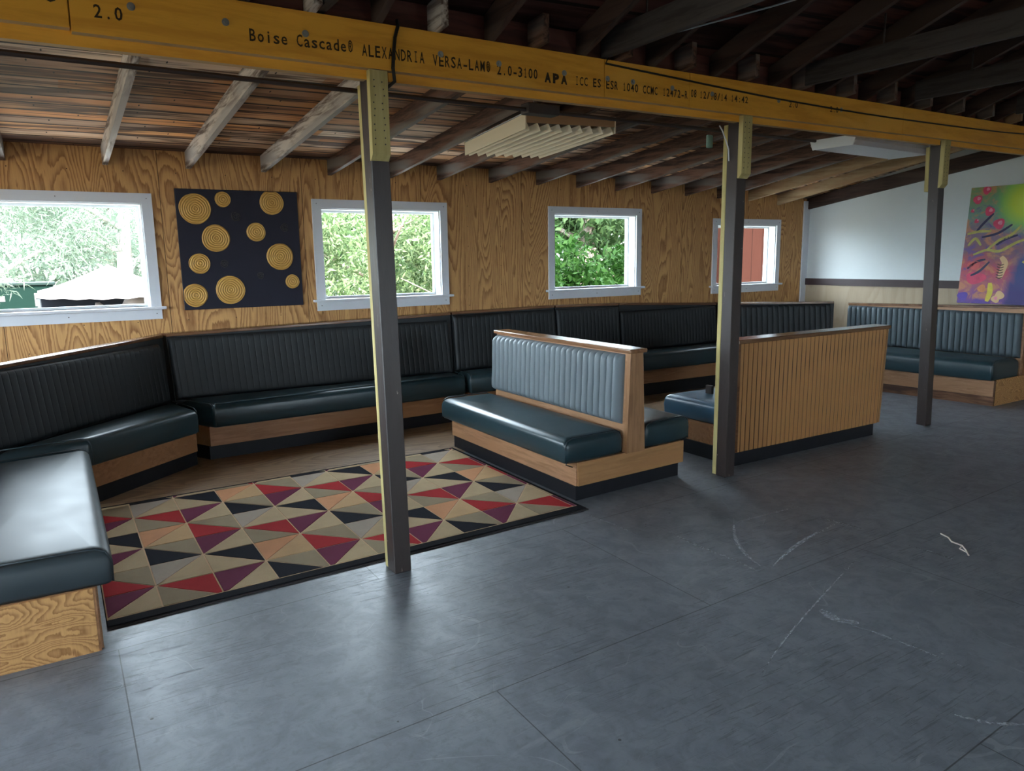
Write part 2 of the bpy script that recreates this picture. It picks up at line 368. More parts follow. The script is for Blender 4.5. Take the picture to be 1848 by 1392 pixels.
blocking([-.22, .48, 1.116, 1.75, 2.368, 2.98, 3.52, 4.137, 4.746, 5.30, 5.88, 6.45, 7.02, 7.6, 8.203, 8.795, 9.42])
RAF = [(-.22, 'rafter', 'sloping ceiling rafter cut off by the left edge, above the leftmost window'),
 (.48, 'rafter_grey', 'weathered grey ceiling rafter ending above the right corner of the leftmost window'),
 (1.116, 'rafter_grey', 'pale grey streaked ceiling rafter ending above the left half of the gold-disc canvas'),
 (1.75, 'rafter_grey', 'greenish grey ceiling rafter ending above the right half of the gold-disc canvas'),
 (2.368, 'rafter', 'brown ceiling rafter ending above the window left of the nearest post'),
 (2.98, 'rafter', 'reddish brown ceiling rafter meeting the wall just right of the nearest post'),
 (3.52, 'rafter', 'brown ceiling rafter ending under the far end of the louvred light'),
 (4.137, 'rafter', 'dark ceiling rafter passing just right of the louvred light'),
 (4.746, 'rafter', 'dark knotty ceiling rafter ending above the left end of the third window'),
 (5.30, 'rafter', 'streaked ceiling rafter ending above the middle of the third window'),
 (5.88, 'rafter', 'reddish ceiling rafter ending above the right end of the third window'),
 (6.45, 'rafter', 'reddish ceiling rafter ending between third window and second post'),
 (7.02, 'rafter', 'short-looking dark rafter seen just left of the second post'),
 (7.6, 'rafter', 'ceiling rafter mostly hidden behind the second post'),
 (8.203, 'rafter_tan', 'tan ceiling rafter ending above the fourth window, right of second post'),
 (8.795, 'rafter_tan', 'tan ceiling rafter ending beside the white corner trim')]
for x, mt, lb in RAF:
    if lb is None: lb = 'ceiling rafter at far left, outside the view'
    bm = bmesh.new(); w = .02; y0 = ybeam(x)-.10; y1 = WY+.3
    def P(xx, y, dz): return (xx-x, y-WY, zraf(x, y)+dz)
    hexa(bm, [P(x-w, y0, 0), P(x+w, y0, 0), P(x+w, y1, 0), P(x-w, y1, 0)], [P(x-w, y0, RH), P(x+w, y0, RH), P(x+w, y1, RH), P(x-w, y1, RH)])
    o = obj('rafter', bm, mt); o.location = (x, WY, 0); tag(o, lb, 'rafter', 'rafters over the seating side')
# dark wall plate along the top of the far wall
bm = bmesh.new(); a, b = FX-.045, FX-.001
def zp(y): return 2.285+(WY-y)*.150
hexa(bm, [(a, ybeam(9.4)-.3, zp(ybeam(9.4)-.3)), (b, ybeam(9.4)-.3, zp(ybeam(9.4)-.3)), (b, WY, zp(WY)), (a, WY, zp(WY))], [(a, ybeam(9.4)-.3, zp(ybeam(9.4)-.3)+.17), (b, ybeam(9.4)-.3, zp(ybeam(9.4)-.3)+.17), (b, WY, zp(WY)+.17), (a, WY, zp(WY)+.17)])
tag(obj('wall_plate', bm, 'rafter_dark'), 'dark brown sloping timber along the top of the pale far wall', 'timber')

# ------------------------------------------------------------------ main roof: boards, rafters, ties
SL = .36; RY = -.3      # ridge
def zm(x, y): return zbtop(x)+.01+(ybeam(x)-y)*SL if y > RY else zbtop(x)+.01+(ybeam(x)-RY)*SL-(RY-y)*SL
bm = bmesh.new(); ys = [3.37, 2.4, 1.5, .6, RY, -1.6, -3, BY-.3]
g = [[bm.verts.new((x, y if k else ybeam(x)+.11, zm(x, y if k else ybeam(x)+.11)+RH)) for k, y in enumerate(ys)] for x in xs]
for i in range(len(xs)-1):
    for j in range(len(ys)-1): bm.faces.new((g[i][j], g[i+1][j], g[i+1][j+1], g[i][j+1]))
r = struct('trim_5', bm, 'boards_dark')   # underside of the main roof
MR = [.78, 1.40, 2.04, 2.665, 3.22, 3.80, 4.42, 4.98, 5.56, 6.20, 6.72, 7.28, 7.86, 8.46, 9.05]
seen = {.78: 'dark main-roof rafter above the word Boise, at the top left', 1.40: 'dark main-roof rafter rising above the nearest post', 2.04: 'main-roof rafter with green-lit side above the numbers 2.0-3100', 2.665: 'main-roof rafter above the bold letters APA, left of the first tie timber', 3.22: 'dark main-roof rafter just right of the first tie timber', 3.80: 'dark main-roof rafter left of the middle post top', 4.42: 'dark main-roof rafter rising right of the middle post top', 4.98: 'dark main-roof rafter just right of the second tie timber', 5.56: 'dark main-roof rafter midway between second and third tie timbers', 6.20: 'dark main-roof rafter just right of the third tie timber', 6.72: 'dark main-roof rafter left of the farthest post top', 7.28: 'dark main-roof rafter rising right of the farthest post top', 7.86: 'dark main-roof rafter beside the farthest tie timber', 8.46: 'dark main-roof rafter second from the far wall', 9.05: 'dark main-roof rafter nearest the far wall'}
for x in MR:
    bm = bmesh.new(); w = .02; yb = ybeam(x)+.08; xo = x+.045
    def P(xx, y, dz): return (xx, y-3.5, zm(x, y)+dz)
    for (ya, yc) in ((yb, RY), (RY, BY-.2)):
        hexa(bm, [P(-w, yc, 0), P(w, yc, 0), P(w, ya, 0), P(-w, ya, 0)], [P(-w, yc, RH), P(w, yc, RH), P(w, ya, RH), P(-w, ya, RH)])
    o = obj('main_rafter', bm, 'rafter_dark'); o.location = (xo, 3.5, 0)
    tag(o, seen.get(x, 'dark main-roof rafter at the left, mostly outside the view'), 'rafter', 'rafters of the main roof')
for x, lb in ((1.165, 'dark tie timber crossing overhead near the top left'), (2.885, 'first long tie timber seen running up to the top edge'), (4.72, 'second long tie timber, grey, crossing the top right'), (6.08, 'third long tie timber, low at the right edge'), (7.70, 'farthest tie timber at the right edge')):
    o = obj('tie_timber', B(-.02, BY-3.5, 0, .02, .12, .145), 'chord'); o.location = (x, 3.5, zbtop(x)+.012); tag(o, lb, 'timber', 'tie timbers under the main roof')
for x, y in ((2.885, 3.25), (4.72, 3.05), (6.08, 3.2)):
    z = zbtop(x)+.15; o = obj('hanger_rod', cyl(bmesh.new(), (0, 0, 0), (0, 0, zm(x, y)+.1-z), .006, 6), 'chord'); o.location = (x, y, z)
    tag(o, 'thin hanger strip rising from the %s tie timber' % {2.885: 'first', 4.72: 'second', 6.08: 'third'}[x], 'hanger', 'hangers on the tie timbers')

# ------------------------------------------------------------------ amber laminated beam
beam = thing('ceiling_beam', 'long amber laminated beam with black stencilled lettering across the posts', 'beam', (2.9, ybeam(2.9), 2.5))
def bl(p): return (p[0]-2.9, p[1]-ybeam(2.9), p[2]-2.5)
def beam_seg(x0, x1, o0, o1, dz0, dz1, name, mat, sh=(0, 0)):
    bm = bmesh.new()
    bo = [(x0, ybeam(x0)+o0, zbbot(x0)+dz0+sh[0]), (x1, ybeam(x1)+o0, zbbot(x1)+dz0+sh[0]), (x1, ybeam(x1)+o1, zbbot(x1)+dz0+sh[0]), (x0, ybeam(x0)+o1, zbbot(x0)+dz0+sh[0])]
    to = [(x0, ybeam(x0)+o0, zbtop(x0)+dz1+sh[1]), (x1, ybeam(x1)+o0, zbtop(x1)+dz1+sh[1]), (x1, ybeam(x1)+o1, zbtop(x1)+dz1+sh[1]), (x0, ybeam(x0)+o1, zbtop(x0)+dz1+sh[1])]
    hexa(bm, [bl(p) for p in bo], [bl(p) for p in to]); bm.faces.ensure_lookup_table(); bm.faces[0].material_index = 1; bm.faces[1].material_index = 1
    return obj(name, bm, [mat, 'beam_edge'], beam)
for a, b, s in ((LX, .160, .012), (.166, 2.863, 0), (2.868, 3.588, .002), (3.592, 6.2, .001), (6.204, FX-.002, .003)):
    beam_seg(a, b, 0, .044, .042, 0, 'front_ply', 'beam', (s, 0))
for a, b in ((LX, 1.39), (1.5, 4.15), (4.27, 6.94), (7.07, FX-.002)):
    beam_seg(a, b, .044, .090, 0, -.01, 'rear_ply', 'beam')
TX = [('PS 00', -.16, 2.616, .135, 2.62, .05), ('2.0', .242, 2.588, .350, 2.590, .048), ('Boise Cascade®', .829, 2.588, 1.31, 2.605, .050), ('ALEXANDRIA', 1.346, 2.597, 1.683, 2.604, .052), ('VERSA-LAM®', 1.723, 2.602, 2.073, 2.611, .052), ('2.0-3100', 2.107, 2.607, 2.381, 2.614, .050), ('APA', 2.419, 2.607, 2.592, 2.612, .046), ('ICC ES', 2.64, 2.615, 2.841, 2.622, .046), ('ESR 1040 CCMC', 2.875, 2.622, 3.305, 2.630, .046), ('12472-R', 3.344, 2.631, 3.576, 2.637, .046), ('08', 3.600, 2.65, 3.657, 2.653, .047), ('12/18/14', 3.683, 2.653, 3.956, 2.66, .044), ('14:42', 3.99, 2.664, 4.175, 2.670, .042), ('2.0', 4.627, 2.691, 4.739, 2.695, .041), ('2.0', 5.135, 2.706, 5.252, 2.709, .041)]
for s, x0, z0, x1, z1, h in TX:
    parts = []
    for ci, ch in enumerate(s):
        if ch != ' ': parts.append((ci, ch))
    n_ch = len(s); VV = []; FF = []
    for ci, ch in parts:
        if ch in 'I1':
            o_ = len(VV); st = .05 if s != 'APA' else .1
            R_ = [(-st, st, 0, .7), (-.2, .2, 0, .075), (-.2, .2, .625, .7)] if ch == 'I' else [(-st, st, 0, .7), (-.2, .2, 0, .075), (-.17, -st, .50, .60)]
            for a0, a1, b0, b1 in R_:
                k0 = len(VV); VV += [((ci+.5+a_)/n_ch, b_) for a_, b_ in ((a0, b0), (a1, b0), (a1, b1), (a0, b1))]; FF.append([k0, k0+1, k0+2, k0+3])
            continue
        cu = bpy.data.curves.new('t', 'FONT'); cu.body = ch; cu.size = 1; cu.offset = .014 if s != 'APA' else .06; cu.resolution_u = 2
        to = bpy.data.objects.new('t', cu); COL.objects.link(to); bpy.context.view_layer.update()
        me = bpy.data.meshes.new_from_object(to.evaluated_get(bpy.context.evaluated_depsgraph_get())); bpy.data.objects.remove(to)
        c3 = [v.co.copy() for v in me.vertices]; lo = min(v.x for v in c3); hi = max(v.x for v in c3); wch = .62 if ch not in ".:-/Ili1®" else {'.': .18, ':': .18, '-': .5, '/': .6, 'I': .34, 'l': .22, 'i': .2, '1': .36, '®': .55}[ch]
        if ch == 'W': wch = .7
        o_ = len(VV); VV += [((ci+.5-wch*.62+(v.x-lo)/(hi-lo)*wch*1.24)/n_ch, v.y) for v in c3]
        FF += [[o_+i for i in p.vertices] for p in me.polygons]
        bpy.data.meshes.remove(me)
    me = bpy.data.meshes.new('stencil_lettering')
    me.from_pydata([(x0+a_*(x1-x0), 3.415+.06*(x0+a_*(x1-x0))-.0012-ybeam(2.9), z0+a_*(z1-z0)+b_/.70*h-2.5) for a_, b_ in VV], [], FF)
    for v in me.vertices: v.co.x -= 2.9
    me.materials.append(M['ink']); o = bpy.data.objects.new('stencil_lettering', me); COL.objects.link(o); o.parent = beam
for x, z in [(.379, 2.648), (.737, 2.647), (1.081, 2.653), (1.772, 2.66), (2.123, 2.661), (2.564, 2.668), (2.888, 2.677), (3.092, 2.682), (3.431, 2.685), (3.805, 2.69), (4.509, 2.721), (5.286, 2.736)]:
    y = ybeam(x); b_ = bmesh.new(); cyl(b_, bl((x, y, z)), bl((x, y-.004, z)), .0155, 12); cyl(b_, bl((x, y-.004, z)), bl((x, y-.010, z)), .008, 8)
    obj('bolt_head', b_, 'metal', beam)
cb = bmesh.new(); tube(cb, [(1.545, 3.52, zbtop(1.54)+.03), (1.537, 3.498, 2.752), (1.520, 3.497, 2.70), (1.508, 3.495, 2.62), (1.503, 3.495, 2.56), (1.511, 3.50, 2.50), (1.515, 3.60, 2.49)], .0085)
tag(obj('black_cable', cb, 'black'), 'short black cable hanging down over the amber beam beside the nearest post', 'cable')
cb = bmesh.new(); pts = [(2.96, 3.45, 2.90), (2.90, 3.59, 2.80), (2.868, 3.580, 2.757)]
for x, z in ((3.1, 2.752), (3.617, 2.743), (4.0, 2.736), (4.476, 2.730), (5.2, 2.731), (5.939, 2.739), (7.0, 2.762), (8.0, 2.79), (9.4, 2.85)): pts.append((x, ybeam(x)-.008, z))
tube(cb, pts, .006); tag(obj('black_cable', cb, 'black'), 'long black cable running along the face of the amber beam to the right', 'cable')
cb = bmesh.new(); pts = []
for i in range(14):
    x = LX+i*(5.25-LX)/13; pts.append((x, ybeam(x)+.19, 2.462+.0125*x))
tube(cb, pts, .012, 8); cond = obj('conduit_pipe', cb, 'pole'); tag(cond, 'thin dark conduit pipe running behind the lower edge of the amber beam', 'pipe')
jb = B(2.42, ybeam(2.5)+.15, 2.47, 2.64, ybeam(2.5)+.24, 2.53); obj('junction_box', bevel(jb, .008, 2), 'pole', cond)
tag(obj('overhead_wire', tube(bmesh.new(), [(3.0, 3.5, 2.86), (3.071, 3.30, 2.87), (3.28, 2.75, 2.90), (3.43, 2.30, 2.93), (3.7, 1.6, 3.0)], .0045), 'wire'), 'pale blue wire strung overhead beside the first tie timber', 'wire')

# ------------------------------------------------------------------ posts
def post(x, y, xt, full, label):
    t = thing('support_post', label, 'post', (x, y, 0), 'posts under the amber beam')
    w = .096; zt = zbbot(x)+.035; dx = xt-x; yt = ybeam(xt)+.046-y
    def col(bx0, by0, bx1, by1, z0, z1):
        a, b = z0/zt, z1/zt; bm = bmesh.new()
        hexa(bm, [(bx0+dx*a, by0+yt*a, z0), (bx1+dx*a, by0+yt*a, z0), (bx1+dx*a, by1+yt*a, z0), (bx0+dx*a, by1+yt*a, z0)], [(bx0+dx*b, by0+yt*b, z1), (bx1+dx*b, by0+yt*b, z1), (bx1+dx*b, by1+yt*b, z1), (bx0+dx*b, by1+yt*b, z1)])
        return bm
    obj('post_shaft', bevel(col(0, 0, w, w, 0, zt), .004, 1), 'post', t)
    if full: obj('backing_board', bevel(col(.002, w+.001, w-.004, w+.039, 0.004, zbbot(x)-.004), .002, 1), 'treated', t)
    else: obj('backing_block', bevel(col(.002, w+.001, w-.004, w+.039, zbbot(x)-.40, zbbot(x)-.004), .003, 1), 'treated', t)
    z0 = zbbot(x)-.375; f = .038; bm = bmesh.new()
    c = dx*(zbbot(x)/zt); cy = yt
    hexa(bm, [(c, -f-.001+.026+cy, z0), (c+w-.004, -f-.001+.026+cy, z0), (c+w-.004, -.001+cy, z0), (c, -.001+cy, z0)], [(c, -f-.001+cy, z0+.03), (c+w-.004, -f-.001+cy, z0+.03), (c+w-.004, -.001+cy, z0+.03), (c, -.001+cy, z0+.03)])
    box(bm, c, -f-.001+cy, z0+.03, c+w-.004, -.001+cy, zbbot(x)+.040); bmesh.ops.remove_doubles(bm, verts=bm.verts, dist=1e-5)
    bk = obj('front_block', bm, 'treated', t)
    rr = random.Random(int(x*10))
    for k in range(20):
        px = c+.02+(k % 2)*.045+rr.uniform(-.006, .006); pz = z0+.07+(k//2)*.033+rr.uniform(-.006, .006)
        obj('nail_head', cyl(bmesh.new(), (px, -f-.001+cy, pz), (px, -f-.0025+cy, pz), .0036, 6), 'screw', bk)
    return t
post(1.404, 3.506, 1.385, True, 'nearest brown wooden post, standing at the front edge of the patterned rug')
post(4.165, 3.742, 4.140, True, 'middle brown wooden post beside the ribbed booth partition')
post(7.030, 3.850, 6.955, False, 'farthest brown wooden post, in front of the far wall bench')
cb = bmesh.new(); tube(cb, [(4.05, 3.80, 2.535), (4.07, 3.79, 2.50), (4.10, 3.785, 2.44), (4.125, 3.78, 2.38), (4.132, 3.78, 2.30)], .005)
tag(obj('hanging_cable', cb, 'white'), 'short white cable dangling at the top of the middle post', 'cable')
cb = bmesh.new(); box(cb, 4.045, 3.90, 2.40, 4.10, 3.92, 2.49); bevel(cb, .008, 2)
tag(obj('hanging_tag', cb, plain('green_tag', (.16, .26, .20), .5)), 'small green tag hanging under the beam beside the middle post', 'tag')

# ------------------------------------------------------------------ bench parts
def inset_quad(P, d):
    n = len(P); out = []
    for i in range(n):
        p0, p1, p2 = Vector(P[i-1]), Vector(P[i]), Vector(P[(i+1) % n])
        e1 = (p1-p0).normalized(); e2 = (p2-p1).normalized(); n1 = Vector((-e1.y, e1.x)); n2 = Vector((-e2.y, e2.x))
        b = (n1+n2).normalized(); out.append(p1+b*(d/max(.3, b.dot(n1))))
    return out
def round_quad(P, r, k=4):
    out = []; n = len(P)
    for i in range(n):
        p0, p1, p2 = Vector(P[i-1]), Vector(P[i]), Vector(P[(i+1) % n])
        a = p1+(p0-p1).normalized()*r; c = p1+(p2-p1).normalized()*r
        for j in range(k+1):
            t = j/k; out.append(a*(1-t)**2+p1*2*t*(1-t)+c*t*t)
    # extra points along the sides keep shading even
    res = []
    for i in range(len(out)):
        res.append(out[i]); q = out[(i+1) % len(out)]
        if (q-out[i]).length > .15:
            m = 6
            for j in range(1, m): res.append(out[i].lerp(q, j/m))
    return res
def cushion(P, z0, z1, r=.05, crown=.012, rc=.03):
    """upholstered seat slab on a plan quad (counter-clockwise)"""
    bm = bmesh.new(); base = round_quad(inset_quad(P, 0), rc); N = len(base); c = sum(base, Vector((0, 0)))/N
    rings = []
    def ring(d, z):
        q = round_quad(inset_quad(P, d), max(.004, rc-d*.3)); 
        if len(q) != N: q = [p.lerp(c, d/ max(.05, (p-c).length)) for p in base]
        rings.append([bm.verts.new((p.x, p.y, z)) for p in q])
    ring(.012, z0); ring(0, z0+.015); ring(-.004, (z0+z1)/2); ring(0, z1-r)
    for k in range(1, 7):
        a = k/6*math.pi/2; ring(r*(1-math.cos(a))*1.3, z1-r+r*math.sin(a))
    last = [v.co.copy() for v in rings[-1]]
    for k, zc in ((.25, .55), (.5, .85), (.8, 1.)):
        rings.append([bm.verts.new((p.x+(c.x-p.x)*k, p.y+(c.y-p.y)*k, z1+crown*zc)) for p in last])
    for A, C in zip(rings, rings[1:]):
        for i in range(N): bm.faces.new((A[i], A[(i+1) % N], C[(i+1) % N], C[i]))
    bm.faces.new(rings[0][::-1]); bm.faces.new(rings[-1])
    return bm
def tufted(O, U, V, Nn, w, h, n, thick=.045, amp=.014, seed=1):
    bm = bmesh.new(); O, U, V, Nn = map(Vector, (O, U, V, Nn)); rr = random.Random(seed)
    us = []
    for c in range(n):
        for k in (0, .04, .1, .22, .38, .5, .62, .78, .9, .96): us.append((c+k)/n)
    us.append(1.); vs = [0, .012, .03, .06, .1, .2, .35, .5, .65, .8, .9, .94, .97, .988, 1.]
    wob = [[rr.uniform(-.0025, .0025) for _ in vs] for _ in range(n)]
    def e(t, r): t = max(0, min(1, t/r)); return math.sqrt(max(0, 1-(1-t)**2))
    g = []
    for i, u in enumerate(us):
        col = []; ch = abs(math.sin(math.pi*u*n))**.6; ci = min(n-1, int(u*n)); 
        for j, v in enumerate(vs):
            E = min(e(min(u, 1-u)*w, .035), 1)*min(e(min(v, 1-v)*h, .035), 1)
            Ec = e(min(v, 1-v)*h, .05*ch+.012)
            kf = min(.62, amp*26); d = thick*E*(1-kf+kf*Ec*ch**.3)+amp*ch*Ec*E+wob[ci][j]*ch*E
            col.append(bm.verts.new(O+U*(u*w)+V*(v*h)+Nn*d))
        g.append(col)
    for i in range(len(us)-1):
        for j in range(len(vs)-1): bm.faces.new((g[i][j], g[i+1][j], g[i+1][j+1], g[i][j+1]))
    return bm
def quadpts(R0, R1, K0, K1, d0, d1):
    """plan quad between distance d0 (rear) and d1 (front) measured from the rear line"""
    n0 = (K0-R0).normalized(); n1 = (K1-R1).normalized()
    return [R0+n0*d1, R1+n1*d1, R1+n1*d0, R0+n0*d0]
def bench(name, R0, R1, K0, K1, zc0, zc1, lift, label, group, kick=True, seat_top=.475, mats=('vinyl_seat', 'vinyl_back', 'oak', 'kick'), end_gap=.004, box_full=False, cw=.055, over=.085, amp=.0022, plyend=None):
    R0, R1, K0, K1 = map(Vector, (R0, R1, K0, K1)); mid = (R0+R1+K0+K1)/4
    t = thing(name, label, 'bench', (mid.x, mid.y, 0), group)
    R0, R1, K0, K1 = R0-mid, R1-mid, K0-mid, K1-mid
    D = ((K0-R0).length+(K1-R1).length)/2
    f0 = (K0-R0).normalized(); f1 = (K1-R1).normalized()
    def q(d0, d1f, off=0., z=0.):       # rear distance d0 to kick line plus off
        a = [K0+f0*off, K1+f1*off, R1+f1*d0, R0+f0*d0]; return [(p.x, p.y, z) for p in a]
    kh = .108+lift; bh = .275+lift
    if box_full: obj('seat_box', hexa(bmesh.new(), q(0, 0, .0, 0), q(0, 0, .0, bh)), mats[2], t)
    else:
        obj('kick_board', hexa(bmesh.new(), q(0, 0, -.02, 0), q(0, 0, -.02, kh)), mats[3], t)
        obj('seat_box', hexa(bmesh.new(), q(0, 0, 0, kh), q(0, 0, 0, bh)), mats[2], t)
    bt = .205; tt = .10
    P2 = [K0+f0*over, K1+f1*over, R1+f1*(bt-.01), R0+f0*(bt-.01)]
    st = obj('seat', cushion([p.to_2d() if len(p) == 3 else p for p in P2], bh+.001, seat_top+lift, .055), mats[0], t, True)
    for a, b, s in ((P2[0], P2[3], 1), (P2[1], P2[2], -1)):
        e = (a-b).normalized(); sd = (P2[1]-P2[0]).normalized()*s
        i0 = a+sd*.012; z1 = seat_top+lift
        pts = [(*(i0-e*.004), bh+.01), (*(i0-e*.002), z1-.06), (*(i0-e*.020), z1-.018), (*(i0-e*.06), z1+.001), (*(i0-e*.2), z1+.003), (*(b+sd*.012+e*.03), z1+.003)]
        obj('piping', tube(bmesh.new(), pts, .0045, 6), mats[0], st, True)      # welt round each end of the seat
    # back frame wedge
    zt0, zt1 = zc0-.026, zc1-.026
    A = [R0+f0*bt*.82, R1+f1*bt*.82, R1, R0]; C = [R0+f0*tt, R1+f1*tt, R1, R0]
    bm = hexa(bmesh.new(), [(*p, bh+.002) for p in A], [(*C[0], zt0), (*C[1], zt1), (*C[2], zt1), (*C[3], zt0)])
    obj('back_frame', bm, 'vinyl_back' if mats[1] == 'vinyl_back' else mats[2], t)
    U = (A[1]-A[0]); w = U.length-.008; U = U.normalized(); zb = seat_top+lift-.012; zt = min(zt0, zt1)-.006
    # front face of the frame at heights zb, zt
    def at(z, s): 
        k = (z-bh)/((zt0+zt1)/2-bh); a = A[s].lerp(C[s], k); return a
    b0 = at(zb, 0); t0 = at(zt, 0); O = Vector((*(b0+U*.004), zb)); Vv = Vector((*(t0-b0), zt-zb)); h = Vv.length; Vv.normalize()
    U3 = Vector((*U, (zt1-zt0)/max(w, .1)*0)); Nn = U3.cross(Vv).normalized()
    obj('backrest', tufted(O, U3, Vv, Nn, w, h, max(3, round(w/cw)), .04, amp, int(w*100)), mats[1], t, True)
    A = [R0+f0*(tt+.018), R1+f1*(tt+.018), R1-f1*.012, R0-f0*.012]
    bm = hexa(bmesh.new(), [(*A[0], zt0), (*A[1], zt1), (*A[2], zt1), (*A[3], zt0)], [(*A[0], zc0), (*A[1], zc1), (*A[2], zc1), (*A[3], zc0)])
    obj('top_rail', bevel(bm, .005, 2), 'rail', t)
    return t
BG = 'wall benches round the seating area'
b = bench('booth_bench', (-.68, 3.50), (-.68, 5.42), (.03, 3.48), (.03, 5.54), 1.0, 1.0, .015, 'bench at the left edge, its dark seat shining, plywood end facing the camera', BG, box_full=True, seat_top=.44, over=.075, mats=('vinyl_worn', 'vinyl_back', 'oak', 'kick'))
obj('end_panel', B(-.66+.315, 3.478-4.485, 0, .030+.315, 3.494-4.485, .288), 'ply_end', b)['label'] = 'swirly grained plywood end panel'
obj('side_board', B(.031+.315, 3.50-4.485, .0, .049+.315, 5.4-4.485, .285), 'oak_y', b)
bench('booth_bench', (-.62, 5.60), (.745, 7.06), (.045, 5.70), (.895, 6.435), 1.012, 1.05, .01, 'angled corner bench under the leftmost window, bright streak of light on its seat', BG, over=.075)
bench('booth_bench', (.755, 7.07), (3.54, 7.07), (1.015, 6.530), (3.50, 6.66), 1.055, 1.10, .012, 'long straight wall bench below the gold-disc canvas and the second window', BG, over=.075)
bench('booth_bench', (3.555, 7.08), (4.86, 7.08), (3.53, 6.62), (4.86, 6.60), 1.103, 1.115, .02, 'dark wall bench between second and third windows, behind the double booth', BG, over=.07)
bench('booth_bench', (4.875, 7.08), (5.80, 7.08), (4.875, 6.60), (5.80, 6.60), 1.113, 1.10, .03, 'dark wall bench below the left part of the third window', BG, over=.07)
bench('booth_bench', (5.815, 7.08), (7.50, 7.08), (5.815, 6.60), (7.36, 6.56), 1.10, 1.03, .045, 'dark wall bench below the right part of the third window, left of the middle post', BG, over=.07)
bench('booth_bench', (7.55, 7.07), (8.88, 6.21), (7.41, 6.53), (8.46, 5.90), 1.03, 1.025, .03, 'diagonal corner bench below the fourth window behind the ribbed partition', BG, over=.07, cw=.07, amp=.010)
b = bench('booth_bench', (9.10, 6.15), (9.22, 3.97), (8.37, 5.60), (8.52, 3.975), 1.0, 1.045, .0, 'far wall bench with slate blue ribbed back, under the colourful painting', BG, seat_top=.485, mats=('vinyl_seat', 'vinyl_mid', 'oak_y', 'kick'), over=.05, cw=.07, amp=.017, box_full=True)
mx, my = (9.10+9.22+8.37+8.52)/4, (6.15+3.97+5.60+3.975)/4
obj('end_panel', hexa(bmesh.new(), [(8.521-mx, 3.958-my, 0), (9.235-mx, 3.955-my, 0), (9.235-mx, 3.97-my, 0), (8.521-mx, 3.974-my, 0)], [(8.521-mx, 3.958-my, .285), (9.235-mx, 3.955-my, .285), (9.235-mx, 3.97-my, .285), (8.521-mx, 3.974-my, .285)]), 'ply_end', b)
obj('scuffed_kick_strip', hexa(bmesh.new(), [(8.518-mx-.006, 3.96-my, 0), (8.53-mx, 3.96-my, 0), (8.375-mx, 5.58-my, 0), (8.360-mx, 5.58-my, 0)], [(8.518-mx-.006, 3.96-my, .10), (8.53-mx, 3.96-my, .10), (8.375-mx, 5.58-my, .10), (8.360-mx, 5.58-my, .10)]), timber('scuffed_brown_strip', (.10, .045, .025), (.22, .11, .06), (.06, .03, .02), 'y', .6), b)
obj('end_post', B(9.10-mx, 3.945-my, .285, 9.235-mx, 3.965-my, 1.02), 'oak_z', b)

